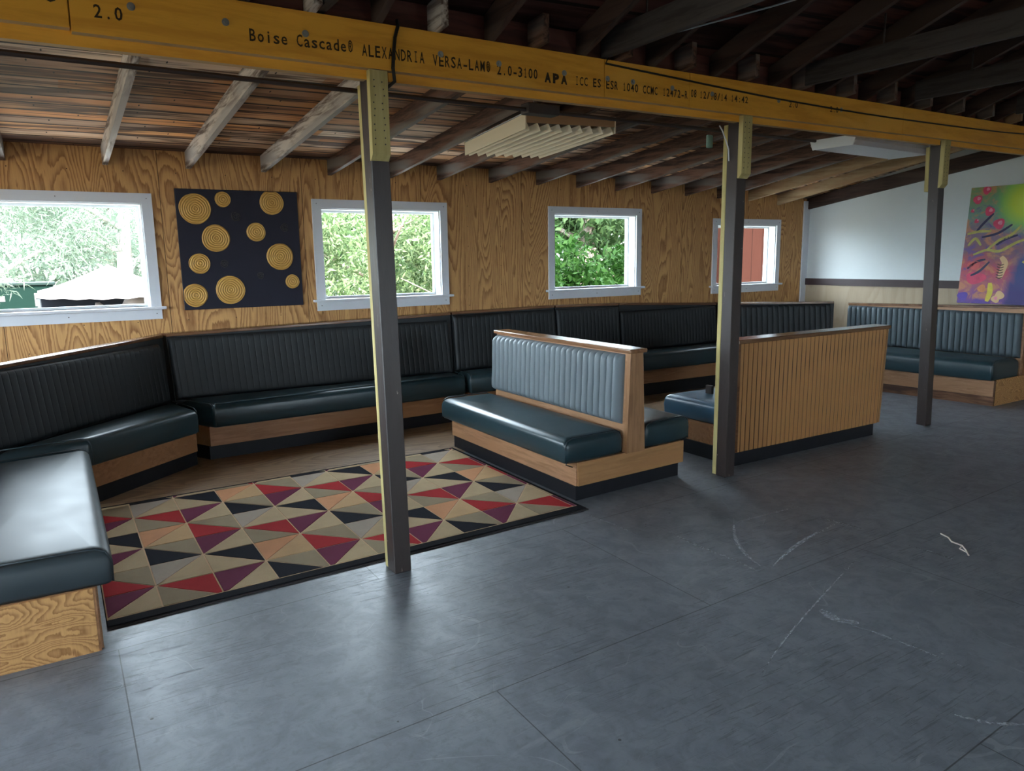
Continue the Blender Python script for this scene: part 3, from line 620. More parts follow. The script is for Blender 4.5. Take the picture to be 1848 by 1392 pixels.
# ------------------------------------------------------------------ double booth (two seats back to back)
def double_booth():
    cx, cy = 3.44, 4.86
    t = thing('double_booth', 'free-standing double booth with faded ribbed back, its two seats back to back beside the rug', 'booth', (cx, cy, 0))
    F = lambda x, y: (x-cx, y-cy)
    def Q(x0, x1, y0, y1, sk=.055):      # near edge is slightly askew
        s = lambda x: sk*(x-2.92)
        return [F(x0, y0+s(x0)), F(x1, y0+s(x1)), F(x1, y1), F(x0, y1)]
    def hx(q, z0, z1): return hexa(bmesh.new(), [(*p, z0) for p in q], [(*p, z1) for p in q])
    obj('kick_board', hx(Q(2.922, 3.930, 3.945, 5.755), 0, .108), 'kick', t)
    sb = obj('seat_box', hx(Q(2.915, 3.950, 3.930, 5.775), .108, .272), 'oak_y', t)
    obj('end_board', hexa(bmesh.new(), [(*F(2.925, 3.918), .108), (*F(3.955, 3.972), .108), (*F(3.955, 3.985), .108), (*F(2.925, 3.931), .108)], [(*F(2.925, 3.918), .274), (*F(3.955, 3.972), .274), (*F(3.955, 3.985), .274), (*F(2.925, 3.931), .274)]), timber('orange_oak_end', (.46, .24, .10), (.36, .18, .07), (.42, .21, .085), 'x', .4, .5, 1., False), t)
    for a, b, nm in ((2.825, 3.345, 0), (3.565, 4.035, 1)):
        q = [Vector(p) for p in Q(a, b, 3.935, 5.80)]
        s = obj('seat', cushion(q, .273, .447 if not nm else .455, .055), 'vinyl_seat', t, True)
        z1 = .447 if not nm else .455
        for y in (3.0, 4.0):
            yy = (3.945+.055*(a-2.92) if y == 3.0 else 5.79)
            s0 = F(a+.006, yy); s1 = F(b-.006, (3.945+.055*(b-2.92)) if y == 3.0 else 5.79)
            k = Vector(s0); e = (Vector(s1)-k); L = e.length; e.normalize()
            pts = [(*k, .28), (*(k), z1-.06), (*(k+e*.018), z1-.018), (*(k+e*.06), z1), (*(k+e*L*.5), z1+.002), (*(k+e*(L-.06)), z1), (*(k+e*(L-.018)), z1-.018), (*(k+e*L), z1-.06), (*(k+e*L), .28)]
            obj('piping', tube(bmesh.new(), pts, .005, 6), 'vinyl', s, True)
        if not nm:
            obj('loose_piping_end', tube(bmesh.new(), [(*F(a+.03, 3.94), .30), (*F(a+.004, 3.93), .272), (*F(a+.055, 3.925), .250)], .005, 6), 'vinyl', s, True)
    zt = .985
    def wedge(y0, y1, g=0., top=zt):
        return hexa(bmesh.new(), [(*F(3.355+g, y0), .272), (*F(3.525-g, y0), .272), (*F(3.525-g, y1), .272), (*F(3.355+g, y1), .272)], [(*F(3.385+g, y0), top), (*F(3.498-g, y0), top), (*F(3.498-g, y1), top), (*F(3.385+g, y1), top)])
    obj('back_frame', wedge(3.965, 5.76, .002), 'oak_y', t)
    obj('end_panel', wedge(3.925, 3.963), 'oak_z', t)
    # ribbed backs on both sides
    b0 = Vector((*F(3.357, 3.975), .30)); dz = zt-.30
    slope = Vector((.030, 0, .713)).normalized()
    obj('backrest', tufted(Vector((*F(3.368, 5.75), .475)), (0, -1, 0), slope, Vector((-1, 0, .042)).normalized(), 1.765, .500, 25, .052, .022, 5), 'vinyl_pale', t, True)['label'] = 'faded grey-blue ribbed backrest facing the rug'
    slope2 = Vector((-.027, 0, .713)).normalized()
    obj('backrest', tufted(Vector((*F(3.512, 3.985), .475)), (0, 1, 0), slope2, Vector((1, 0, .038)).normalized(), 1.765, .500, 25, .044, .020, 6), 'vinyl_mid', t, True)
    bm = B(*F(3.362, 3.905), zt, *F(3.522, 5.785), zt+.030) if False else box(bmesh.new(), 3.362-cx, 3.905-cy, zt, 3.522-cx, 5.785-cy, zt+.030)
    obj('top_rail', bevel(bm, .008, 3), timber('booth_top_rail', (.26, .125, .06), (.18, .085, .04), (.22, .11, .055), 'y', .2, .6, 1., False), t)
double_booth()

# ------------------------------------------------------------------ booth with ribbed wooden partition
def partition_booth():
    cx, cy = 5.42, 4.35
    t = thing('partition_booth', 'booth whose ribbed wooden back faces the room, beside the middle post', 'booth', (cx, cy, 0))
    x0, x1 = 4.455, 6.375
    def bx(a, b, c, d, e, f): return box(bmesh.new(), a-cx, b-cy, c, d-cx, e-cy, f)
    obj('kick_board', bx(x0+.005, 3.925, 0, 6.295, 4.66, .118), 'kick', t)
    obj('seat_box', bx(x0+.02, 3.96, .118, 6.33, 4.70, .275), 'oak', t)
    # ribbed skin: boards with grooves every 54 mm, leaning slightly
    bm = bmesh.new(); n = 36; ya, yb = 3.912, 3.905
    for i in range(n):
        a = x0+(x1-x0)*i/n; b = x0+(x1-x0)*(i+1)/n; s = lambda x, z: x-cx if z > .5 else x0+(x-x0)*((6.335-x0)/(x1-x0))-cx
        g = .004
        prof = [(a, .006), (a+g, 0), (b-g, 0), (b, .006)]
        for (pa, da), (pb, db) in zip(prof, prof[1:]):
            vs = [bm.verts.new((s(pa, 0), ya+da-cy, .112)), bm.verts.new((s(pb, 0), ya+db-cy, .112)), bm.verts.new((s(pb, 1), yb+da-cy if False else yb+db-cy, .975)), bm.verts.new((s(pa, 1), yb+da-cy, .975))]
            bm.faces.new(vs)
    obj('ribbed_panel', bm, M['ribbed'], t)
    obj('back_frame', hexa(bmesh.new(), [(x0+.0-cx, 3.918-cy, .112), (6.335-cx, 3.918-cy, .112), (6.335-cx, 4.10-cy, .112), (x0-cx, 4.10-cy, .112)], [(x0-cx, 3.912-cy, .975), (x1-cx, 3.912-cy, .975), (x1-cx, 4.03-cy, .975), (x0-cx, 4.03-cy, .975)]), 'oak_z', t)
    obj('edge_strip', bx(x0-.022, 3.900, .118, x0+.012, 3.935, .975), 'rail', t)
    obj('edge_strip', hexa(bmesh.new(), [(6.33-cx, 3.902-cy, .118), (6.35-cx, 3.902-cy, .118), (6.35-cx, 3.93-cy, .118), (6.33-cx, 3.93-cy, .118)], [(x1-cx, 3.90-cy, .975), (x1+.018-cx, 3.90-cy, .975), (x1+.018-cx, 3.93-cy, .975), (x1-cx, 3.93-cy, .975)]), 'oak_z', t)
    obj('top_rail', bevel(bx(x0-.03, 3.885, .975, x1+.03, 4.05, 1.008), .006, 2), 'rail', t)
    q = [Vector((4.52-cx, 4.115-cy)), Vector((6.36-cx, 4.115-cy)), Vector((6.36-cx, 4.80-cy)), Vector((4.52-cx, 4.80-cy))]
    s = obj('seat', cushion(q, .276, .452, .055), vinyl('bright_teal_seat_vinyl', (.03, .085, .14), (.045, .11, .17), .3), t, True); s['label'] = 'blue vinyl seat end seen between booth and post'
    obj('backrest', tufted(Vector((6.33-cx, 4.108-cy, .47)), (-1, 0, 0), Vector((0, -.09, .98)).normalized(), Vector((0, .98, .09)).normalized(), 1.84, .49, 26, .044, .020, 8), 'vinyl_mid', t, True)
    obj('edge_bracket', bx(4.80, 4.50, .458, 4.825, 4.57, .53), 'darkwood', t)
def ribbed():
    k = NM('ribbed_oak_panel'); x, y, z = k.xyz()
    st = k.noise(k.scale((60, 60, 3)), 1., 5, .65); n = k.noise(k.oc(), 1.3, 3, .5)
    c = k.mix(st, (.60, .30, .11), (.42, .19, .065)); c = k.mix(k.math('MULTIPLY', n, .35), c, (.28, .14, .055))
    # darker groove bottoms (each board edge)
    u = k.math('DIVIDE', k.math('ADD', x, .965), 1.92/36); fr = k.math('ABSOLUTE', k.math('SUBTRACT', k.math('FRACT', u), .5))
    c = k.mix(k.math('GREATER_THAN', fr, .445), c, (.10, .050, .024))
    return k.fin(c, .45, .4)
M['ribbed'] = ribbed()
partition_booth()

# ------------------------------------------------------------------ rug
def rug():
    o3 = Vector((.305, 4.025)); I = Vector((.2790, .0085)); J = Vector((.0, .3035))
    t = thing('area_rug', 'large rug of cream, red, purple, peach and black triangles with a black border', 'rug', (1.5, 4.7, 0))
    L = lambda i, j: o3+I*i+J*j-Vector((1.5, 4.7))
    i0, i1, j0, j1 = -.86, 9.11, -.90, 5.16
    def slab(a, b, c, d, z0, z1):
        q = [L(a, c), L(b, c), L(b, d), L(a, d)]; return hexa(bmesh.new(), [(*p, z0) for p in q], [(*p, z1) for p in q])
    obj('rug_backing', slab(i0-.015, i1+.13, j0-.27, j1+.13, .0025, .006), plain('rug_backing_grey', (.035, .03, .032), .9), t)
    nap = lambda nm, c: rugmat(nm, c)
    obj('rug_border', bevel(slab(i0-.01, i1+.10, j0-.22, j1+.10, .006, .013), .003, 2), nap('black_wool', (.012, .012, .016)), t)
    obj('rug_ground', slab(i0, i1, j0, j1, .0125, .0138), nap('cream_wool_line', (.78, .55, .34)), t)
    pal = {'be': (.60, .46, .28), 'kh': (.40, .32, .21), 'sa': (.76, .38, .20), 'ye': (.68, .45, .24), 'rd': (.48, .036, .042), 'pu': (.19, .040, .085), 'bk': (.016, .017, .025), 'gr': (.50, .42, .34)}
    keys = list(pal); mats = [nap('wool_'+{'be': 'beige', 'kh': 'khaki', 'sa': 'peach', 'ye': 'straw', 'rd': 'red', 'pu': 'purple', 'bk': 'navy_black', 'gr': 'pale_grey'}[k], pal[k]) for k in keys]
    row0 = [('gr', 'be'), ('bk', 'be'), ('sa', 'ye'), ('kh', 'rd')]      # (upper triangle, lower triangle)
    row1 = [('kh', 'bk'), ('pu', 'be'), ('rd', 'kh'), ('pu', 'be')]
    bm = bmesh.new()
    def clip(poly):
        for ax, lim, sg in ((0, i0+.02, 1), (0, i1-.02, -1), (1, j0+.02, 1), (1, j1-.02, -1)):
            out = []
            for k in range(len(poly)):
                a, b_ = poly[k-1], poly[k]; ia = (a[ax]-lim)*sg >= 0; ib = (b_[ax]-lim)*sg >= 0
                if ia != ib:
                    s = (lim-a[ax])/(b_[ax]-a[ax]); out.append(tuple(a[q]+(b_[q]-a[q])*s for q in (0, 1)))
                if ib: out.append(b_)
            poly = out
            if len(poly) < 3: return None
        return poly
    for i in range(-2, 10):
        for j in range(-2, 6):
            ev = (i+j) % 2 == 0
            jj = j % 4
            up, lo = (row0, row1, row0, row1)[jj][(i+(2 if jj >= 2 else 0)) % 4]
            if ev: tris = [(up, [(i, j), (i+1, j+1), (i, j+1)]), (lo, [(i, j), (i+1, j), (i+1, j+1)])]
            else: tris = [(up, [(i+1, j), (i+1, j+1), (i, j+1)]), (lo, [(i, j), (i+1, j), (i, j+1)])]
            for ck, tr in tris:
                c = (sum(p[0] for p in tr)/3, sum(p[1] for p in tr)/3)
                P = [Vector(p) for p in tr]; ins = inset_quad(P, .014)
                poly = clip([(p.x, p.y) for p in ins])
                if not poly: continue
                pts = [L(*p) for p in poly]
                bo = [bm.verts.new((p.x, p.y, .0138)) for p in pts]; tp = [bm.verts.new((p.x, p.y, .0158)) for p in pts]
                f = bm.faces.new(tp); f.material_index = keys.index(ck)
                for k in range(len(pts)):
                    f = bm.faces.new((bo[k-1], bo[k], tp[k], tp[k-1])); f.material_index = keys.index(ck)
    obj('triangle_pile', bm, mats, t)
def rugmat(nm, c):
    k = NM(nm); n = k.noise(k.oc(), 420, 3, .7); s = k.noise(k.oc(), 5.5, 4, .6, .5); d = k.noise(k.scale((3, 9, 1)), 1., 4, .6)
    col = k.mix(k.math('MULTIPLY', n, .55), c, tuple(q*.45 for q in c)); col = k.mix(k.ramp(s, [(.45, 0.), (.75, .4)]), col, tuple(q*.62 for q in c))
    col = k.mix(k.ramp(d, [(.6, 0.), (.75, .3)]), col, tuple(q*.55 for q in c))
    k.bump(n, .7, .004); return k.fin(col, .95, .1)
rug()

# ------------------------------------------------------------------ gold-disc canvas
def art():
    x0, x1, z0, z1 = .985, 2.035, 1.243, 2.287
    t = thing('wall_canvas', 'square dark navy canvas with raised gold discs, hung between two windows', 'painting', ((x0+x1)/2, WY, z0))
    cx = (x0+x1)/2
    obj('canvas', bevel(box(bmesh.new(), x0-cx, -.028, 0, x1-cx, -.002, z1-z0), .002, 1), plain('navy_canvas', (.014, .014, .026), .6, .3, var=.2), t)
    def gold(i, x, z):
        k = NM('gold_disc_paint'); X = k.xyz()
        dx = k.math('SUBTRACT', X[0], x); dz = k.math('SUBTRACT', X[2], z)
        nz = k.noise(k.oc(), 9, 2, .5)
        d = k.math('ADD', k.math('POWER', k.math('ADD', k.math('POWER', dx, 2.), k.math('POWER', dz, 2.)), .5), k.math('MULTIPLY', nz, .02))
        w = k.math('SINE', k.math('MULTIPLY', d, 330.))
        c = k.mix(k.math('ADD', k.math('MULTIPLY', w, .2), .35), (.62, .36, .085), (.42, .21, .05))
        k.bump(w, .5, .004); return k.fin(c, .42, .5)
    D = [(1.138, 2.118, .149), (1.373, 2.204, .074), (1.798, 2.186, .121), (1.292, 1.865, .134), (1.642, 1.921, .093), (1.843, 1.698, .137), (1.138, 1.645, .099), (1.082, 1.369, .114), (1.381, 1.407, .143), (1.943, 1.467, .071)]
    for i, (x, z, r_) in enumerate(D):
        r_ = r_*.86+.004; bm = bmesh.new(); n = 48; rr = random.Random(i)
        rim = []; top = []
        for k in range(n):
            a = 2*math.pi*k/n; rad = r_*(1+.012*math.sin(3*a+i)+rr.uniform(-.006, .006))
            px = min(max(x+rad*math.cos(a), x0+.004), x1-.004)-cx; pz = min(max(z+rad*math.sin(a), z0+.004), z1-.004)-z0
            rim.append(bm.verts.new((px, -.029, pz))); top.append(bm.verts.new(((px-(x-cx))*.97+x-cx, -.035, (pz-(z-z0))*.97+z-z0)))
        for k in range(n): bm.faces.new((rim[k], rim[(k+1) % n], top[(k+1) % n], top[k]))
        bm.faces.new(top); bmesh.ops.recalc_face_normals(bm, faces=bm.faces)
        obj('gold_disc', bm, gold(i, x-cx, z-z0), t)
    dm = plain('dim_grey_swirl', (.05, .045, .045), .6, .3, var=.5, vs=60)
    for i, (x, z, r_) in enumerate([(1.473, 2.055, .045), (1.901, 1.962, .036), (1.347, 1.642, .033), (1.654, 1.53, .033)]):
        bm = bmesh.new(); rr = random.Random(i+50)
        for q in range(3):
            pts = [(x-cx+r_*(.3+.3*q)*math.cos(a)*rr.uniform(.8, 1.15), -.030, z-z0+r_*(.3+.3*q)*math.sin(a)*rr.uniform(.8, 1.15)) for a in [k*.5 for k in range(13)]]
            tube(bm, pts, .003, 5)
        obj('faint_swirl', bm, dm, t)
art()

# ------------------------------------------------------------------ colourful painting leaning on the far bench
def painting():
    yl, yr, H, lean = 4.81, 3.62, 1.345, .115
    t = thing('leaning_painting', 'large colourful abstract canvas leaning on the far wall bench', 'painting', (9.25, (yl+yr)/2, 1.047))
    t.rotation_euler = (0, math.atan(lean/H), 0)
    w = yl-yr; h2 = w/2
    k = NM('painted_abstract'); x, y, z = k.xyz()
    u = k.math('DIVIDE', k.math('SUBTRACT', h2, y), w); v = k.math('DIVIDE', z, H)
    wp = k.noise(k.oc(), 2.2, 3, .6, .8, color=True); W3 = k.xyz(wp)
    uu = k.math('ADD', u, k.math('MULTIPLY', k.math('SUBTRACT', W3[0], .5), .35)); vv = k.math('ADD', v, k.math('MULTIPLY', k.math('SUBTRACT', W3[1], .5), .30))
    base = k.ramp(vv, [(0, (.10, .045, .30)), (.14, (.35, .10, .16)), (.3, (.50, .07, .10)), (.45, (.22, .10, .13)), (.6, (.20, .13, .19)), (.78, (.17, .28, .22)), (1, (.20, .30, .08))])
    n = k.noise(k.scale((3, 5, 7)), 1., 4, .6, 1.2)
    base = k.mix(k.ramp(n, [(.5, 0.), (.62, .8)]), base, (.55, .22, .10)); base = k.mix(k.ramp(n, [(.34, .8), (.42, 0.)]), base, (.12, .07, .25))
    blue = k.mix(k.ramp(vv, [(.1, 0.), (.6, 1.)]), (.035, .02, .15), (.02, .09, .22))
    base = k.mix(k.ramp(k.math('SUBTRACT', uu, k.math('MULTIPLY', vv, .2)), [(.36, 0.), (.46, 1.)]), base, k.mix(k.ramp(vv, [(.45, 0.), (.65, 1.)]), blue, base))
    d = k.math('POWER', k.math('ADD', k.math('POWER', k.math('SUBTRACT', u, .52), 2.), k.math('POWER', k.math('MULTIPLY', k.math('SUBTRACT', v, .86), 1.1), 2.)), .5)
    base = k.mix(k.ramp(d, [(.0, 1.), (.20, .95), (.33, 0.)]), base, k.ramp(d, [(0, (.62, .72, .10)), (.12, (.48, .62, .05)), (.22, (.22, .48, .10)), (.32, (.03, .30, .28))]))
    cm = k.fin(base, .45, .4)
    obj('canvas', bevel(box(bmesh.new(), -.012, -h2, 0, .014, h2, H), .002, 1), cm, t)
    P = lambda u_, v_, e=.0: (-.014-e, h2-u_*w, v_*H)
    def stroke(pts, r, m, nm='brush_stroke', flat=.25):
        # resample smoothly, flattened ribbon
        bm = bmesh.new(); q = []
        for i in range(len(pts)-1):
            p0 = pts[max(i-1, 0)]; p1 = pts[i]; p2 = pts[i+1]; p3 = pts[min(i+2, len(pts)-1)]
            for s in range(6):
                s /= 6; q.append(tuple(.5*((2*p1[c])+(-p0[c]+p2[c])*s+(2*p0[c]-5*p1[c]+4*p2[c]-p3[c])*s*s+(-p0[c]+3*p1[c]-3*p2[c]+p3[c])*s**3) for c in (0, 1)))
        q.append(pts[-1]); L_ = []; R_ = []
        for i, p in enumerate(q):
            a = q[max(i-1, 0)]; b_ = q[min(i+1, len(q)-1)]; dx, dz = (b_[0]-a[0])*w, (b_[1]-a[1])*H; l = math.hypot(dx, dz) or 1
            rr = r*math.sin(math.pi*(.12+.76*i/(len(q)-1)))**.5; nx, nz = -dz/l*rr/w, dx/l*rr/H
            L_.append(bm.verts.new(P(p[0]+nx, p[1]+nz, flat*.004))); R_.append(bm.verts.new(P(p[0]-nx, p[1]-nz, flat*.004)))
        for i in range(len(q)-1): bm.faces.new((L_[i], L_[i+1], R_[i+1], R_[i]))
        obj(nm, bm, m, t)
    def blob(u_, v_, r, m, e=.001, sx=1., nm='painted_bloom'):
        bm = bmesh.new(); n_ = 28; rr = random.Random(int(u_*1000+v_*77)); ph = rr.uniform(0, 6)
        bm.faces.new([bm.verts.new(P(u_+r*sx/w*math.cos(a)*(1+.10*math.sin(3*a+ph)), v_+r/H*math.sin(a)*(1+.10*math.sin(3*a+ph)), e)) for a in [2*math.pi*q/n_ for q in range(n_)]])
        obj(nm, bm, m, t)
    pk = plain('pink_paint', (.62, .06, .13), .5, var=.35, vs=14); pk2 = plain('pale_pink_paint', (.72, .25, .33), .5, var=.3, vs=20)
    ol = plain('olive_paint', (.42, .36, .09), .5, var=.4, vs=20); nv = plain('ink_blue_paint', (.025, .02, .07), .5, var=.3); cr = plain('cream_paint', (.66, .42, .22), .5, var=.2); br = plain('brown_paint', (.07, .03, .02), .5)
    tq = plain('turquoise_paint', (.05, .35, .38), .5, var=.3)
    for u_, v_, r in ((.075, .895, .05), (.20, .79, .052), (.30, .68, .06), (.15, .97, .045), (.09, .71, .025), (.04, .80, .02)):
        blob(u_, v_, r, pk); blob(u_+.01, v_+.008, r*.4, pk2, .002)
    for pts in ([(.10, .62), (.16, .69), (.24, .77)], [(.16, .57), (.30, .60), (.42, .67)], [(.30, .50), (.38, .55), (.48, .58)], [(.06, .30), (.14, .36), (.22, .38)], [(.10, .24), (.18, .28), (.26, .36)]): stroke(pts, .014, nv)
    for pts in ([(.02, .60), (.12, .62), (.24, .62)], [(.22, .46), (.32, .54), (.42, .58), (.50, .66)], [(.10, .42), (.22, .46), (.34, .45), (.48, .52), (.62, .56)], [(.04, .50), (.10, .56), (.16, .50)]): stroke(pts, .016, ol)
    blob(.15, .22, .07, pk, .0008, 1.6); blob(.22, .13, .045, plain('orange_paint', (.60, .22, .08), .5, var=.3, vs=18)); blob(.12, .33, .05, plain('coral_paint', (.60, .10, .10), .5, var=.3, vs=18), sx=1.4); blob(.05, .06, .05, plain('violet_paint', (.10, .05, .36), .5, var=.3), sx=1.2)
    stroke([(.28, .02), (.30, .10), (.29, .18)], .03, plain('yellow_paint', (.62, .50, .06), .5, var=.3, vs=18))
    stroke([(.36, .40), (.40, .35), (.385, .28), (.37, .22)], .034, cr, 'pale_stem', .5)
    for s in range(6): stroke([(.335, .34-.022*s), (.365, .330-.022*s), (.395, .338-.022*s)], .006, br, 'stem_stripe', .8)
    blob(.36, .045, .045, cr, .0016); blob(.39, .075, .05, cr, .0018); blob(.36, .05, .02, pk2, .0022)
    stroke([(.62, .50), (.78, .60), (.98, .62)], .02, tq); stroke([(.55, .36), (.75, .30), (.96, .38)], .018, ol); stroke([(.70, .10), (.80, .22), (.92, .20)], .02, pk)
painting()

# ------------------------------------------------------------------ light fixtures
def fixture_louvred():
    t = thing('ceiling_light', 'unlit louvred fluorescent fixture with cream blades fixed under the rafters', 'ceiling light', (3.255, 4.93, 2.50), 'ceiling lights', math.radians(-10.5))
    w, l = .335, .665
    obj('side_panel', B(-w-.006, -l, .0, -w+.002, l, .10), 'cream', t); obj('side_panel', B(w-.002, -l, 0, w+.006, l, .10), 'cream', t)
    obj('end_panel', B(-w+.002, -l, .042, w-.002, -l+.006, .10), plain('tan_fixture_metal', (.34, .20, .10), .5), t); obj('end_panel', B(-w+.002, l-.006, .042, w-.002, l, .10), 'cream', t)
    obj('housing', B(-w+.01, -l+.012, .088, w-.01, l-.012, .105), plain('fixture_gap_shade', (.16, .095, .055), .6), t)  # dark brown stands in for the shade between the blades
    obj('housing_lid', B(-w-.006, -l-.002, .1052, w+.006, l+.002, .110), 'white', t)
    for i in range(9):
        x = -w+.018+i*(2*w-.036)/8
        bm = bmesh.new(); lean = -.012
        hexa(bm, [(x-lean-.0015, -l+.01, -.004), (x-lean+.0015, -l+.01, -.004), (x-lean+.0015, l-.01, -.004), (x-lean-.0015, l-.01, -.004)], [(x+lean-.0015, -l+.01, .045), (x+lean+.0015, -l+.01, .045), (x+lean+.0015, l-.01, .045), (x+lean-.0015, l-.01, .045)])
        obj('louver_blade', bm, 'cream', t)
    # hangers up to the rafters
    for x, y in ((-.2, -.5), (.2, .5)): obj('hanger', B(x-.01, y-.005, .11, x+.01, y+.005, .18 if y > 0 else .24), 'metal', t)
fixture_louvred()
def fixture_plain():
    t = thing('ceiling_light', 'unlit plain white fluorescent fixture hanging behind the beam before the third post', 'ceiling light', (6.45, 4.215, 2.55), 'ceiling lights', math.radians(3.5))
    l, w = .63, .215; lens = plain('fixture_lens_grey', (.48, .46, .46), .35, .5, var=.03)
    bm = bmesh.new()
    hexa(bm, [(-l+.01, -w+.03, 0), (l-.01, -w+.03, 0), (l-.01, w-.03, 0), (-l+.01, w-.03, 0)], [(-l+.01, -w, .035), (l-.01, -w, .035), (l-.01, w, .035), (-l+.01, w, .035)])
    obj('lens', bm, lens, t)
    obj('housing', B(-l+.01, -w+.02, .036, l-.01, w-.02, .075), 'white', t)
    for x in (-l, l-.009):
        bm = bmesh.new(); hexa(bm, [(x, -w+.028, -.004), (x+.009, -w+.028, -.004), (x+.009, w-.028, -.004), (x, w-.028, -.004)], [(x, -w-.003, .08), (x+.009, -w-.003, .08), (x+.009, w+.003, .08), (x, w+.003, .08)])
        obj('end_cap', bm, M['dk_end'] if False else 'jamb', t)
    for x in (-.4, .4): obj('hanger', cyl(bmesh.new(), (x, 0, .075), (x, 0, .20), .004, 6), 'metal', t)
fixture_plain()

SCUF = [([(3.451, 3.02), (3.272, 2.842), (3.156, 2.671), (3.092, 2.513)], .016), ([(3.148, 2.476), (3.439, 2.578), (3.689, 2.637), (3.997, 2.687)], .018), ([(3.037, 3.14), (3.022, 2.877), (3.037, 2.704), (3.029, 2.486)], .017), ([(3.594, 2.286), (3.102, 2.122), (2.583, 1.942), (2.264, 1.809)], .006), ([(2.899, 1.947), (2.912, 1.844), (2.943, 1.706), (2.972, 1.395)], .010), ([(3.506, 3.042), (3.753, 3.034), (4.062, 3.02)], .013), ([(3.999, 2.806), (4.025, 2.668), (4.037, 2.545)], .022), ([(2.62, 1.252), (2.668, 1.162), (2.768, 1.086)], .014), ([(2.813, 3.67), (2.845, 3.429), (2.853, 3.231)], .008), ([(4.018, 2.241), (4.028, 2.089), (4.023, 1.982)], .016), ([(2.927, 2.026), (2.906, 1.923), (2.956, 1.846)], .035)]
fl = bpy.data.objects['floor']
def scuffmat():
    k = NM('chalky_scuff'); n = k.noise(k.oc(), 45, 4, .7); f = k.ramp(n, [(.42, 0.), (.60, .75)])
    k.fin((.50, .53, .57), .5, .5); k.put(k.b.inputs['Alpha'], f); return k.m
sm_ = scuffmat()
for pts, w in SCUF:
    q = []
    for i in range(len(pts)-1):
        p0 = pts[max(i-1, 0)]; p1 = pts[i]; p2 = pts[i+1]; p3 = pts[min(i+2, len(pts)-1)]
        for s_ in range(5):
            t_ = s_/5; q.append(tuple(.5*((2*p1[c])+(-p0[c]+p2[c])*t_+(2*p0[c]-5*p1[c]+4*p2[c]-p3[c])*t_*t_+(-p0[c]+3*p1[c]-3*p2[c]+p3[c])*t_**3) for c in (0, 1)))
    q.append(pts[-1]); bm = bmesh.new(); rows = []
    for i, p in enumerate(q):
        a = q[max(i-1, 0)]; b_ = q[min(i+1, len(q)-1)]; dx, dy = b_[0]-a[0], b_[1]-a[1]; l = math.hypot(dx, dy); ww = w*.8*(.3+.7*math.sin(math.pi*(i+.3)/(len(q)-.4)))
        rows.append((bm.verts.new((p[0]-dy/l*ww, p[1]+dx/l*ww, .0012)), bm.verts.new((p[0]+dy/l*ww, p[1]-dx/l*ww, .0012))))
    for A, C in zip(rows, rows[1:]): bm.faces.new((A[0], A[1], C[1], C[0]))
    bm.normal_update(); [f.normal_flip() for f in bm.faces if f.normal.z < 0]
    obj('scuff_mark', bm, sm_, fl)

# a peeled splinter lying on the floor
bm = bmesh.new(); tube(bm, [(4.337, 2.234, .005), (4.30, 2.17, .010), (4.26, 2.13, .006), (4.235, 2.06, .012), (4.20, 2.02, .006), (4.141, 1.976, .005)], .0045, 6)
tube(bm, [(4.235, 2.06, .012), (4.19, 2.05, .008), (4.175, 2.00, .004)], .0035, 5)
tag(obj('wood_splinter', bm, plain('bare_splinter', (.55, .50, .42), .7)), 'thin pale wood splinter lying on the grey floor at right', 'splinter')

# ------------------------------------------------------------------ outside
def grass_mat():
    k = NM('outdoor_ground'); n = k.noise(k.oc(), .35, 5, .6); m = k.noise(k.oc(), 6, 4, .7)
    c = k.mix(n, (.17, .135, .115), (.12, .13, .085)); c = k.mix(k.math('MULTIPLY', m, .4), c, (.05, .045, .03)); return k.fin(c, .9, .1)
struct('unseen_bounce_slab', B(LX-2, WY+.35, -1.19, FX+3, WY+3.3, -1.13), plain('added_bounce_slab', (.55, .52, .48), .8))  # unseen pale slab, added to throw light up onto the ceiling
bm = bmesh.new(); bmesh.ops.create_grid(bm, x_segments=40, y_segments=40, size=70)
for v in bm.verts: v.co.z = -1.15+.0*v.co.x+max(0, (v.co.y-12))*.045+.12*math.sin(v.co.x*.4)*math.sin(v.co.y*.33)
for v in bm.verts:
    if -8 < v.co.x < 15 and -9 < v.co.y < 11: v.co.z = -1.22
o = struct('ground', bm, grass_mat())
def leafmat(nm, a, b):
    k = NM(nm); w = k.n('ShaderNodeObjectInfo'); g = k.n('ShaderNodeNewGeometry')
    r = g.outputs['Random Per Island']; c = k.mix(r, a, b)
    k.fin(c, .6, .06)
    tr = k.n('ShaderNodeBsdfTranslucent'); k.put(tr.inputs['Color'], c); mx = k.n('ShaderNodeMixShader'); mx.inputs[0].default_value = .35
    k.nt.links.new(k.b.outputs[0], mx.inputs[1]); k.nt.links.new(tr.outputs[0], mx.inputs[2])
    k.nt.links.new(mx.outputs[0], k.nt.nodes['Material Output'].inputs[0]); return k.m
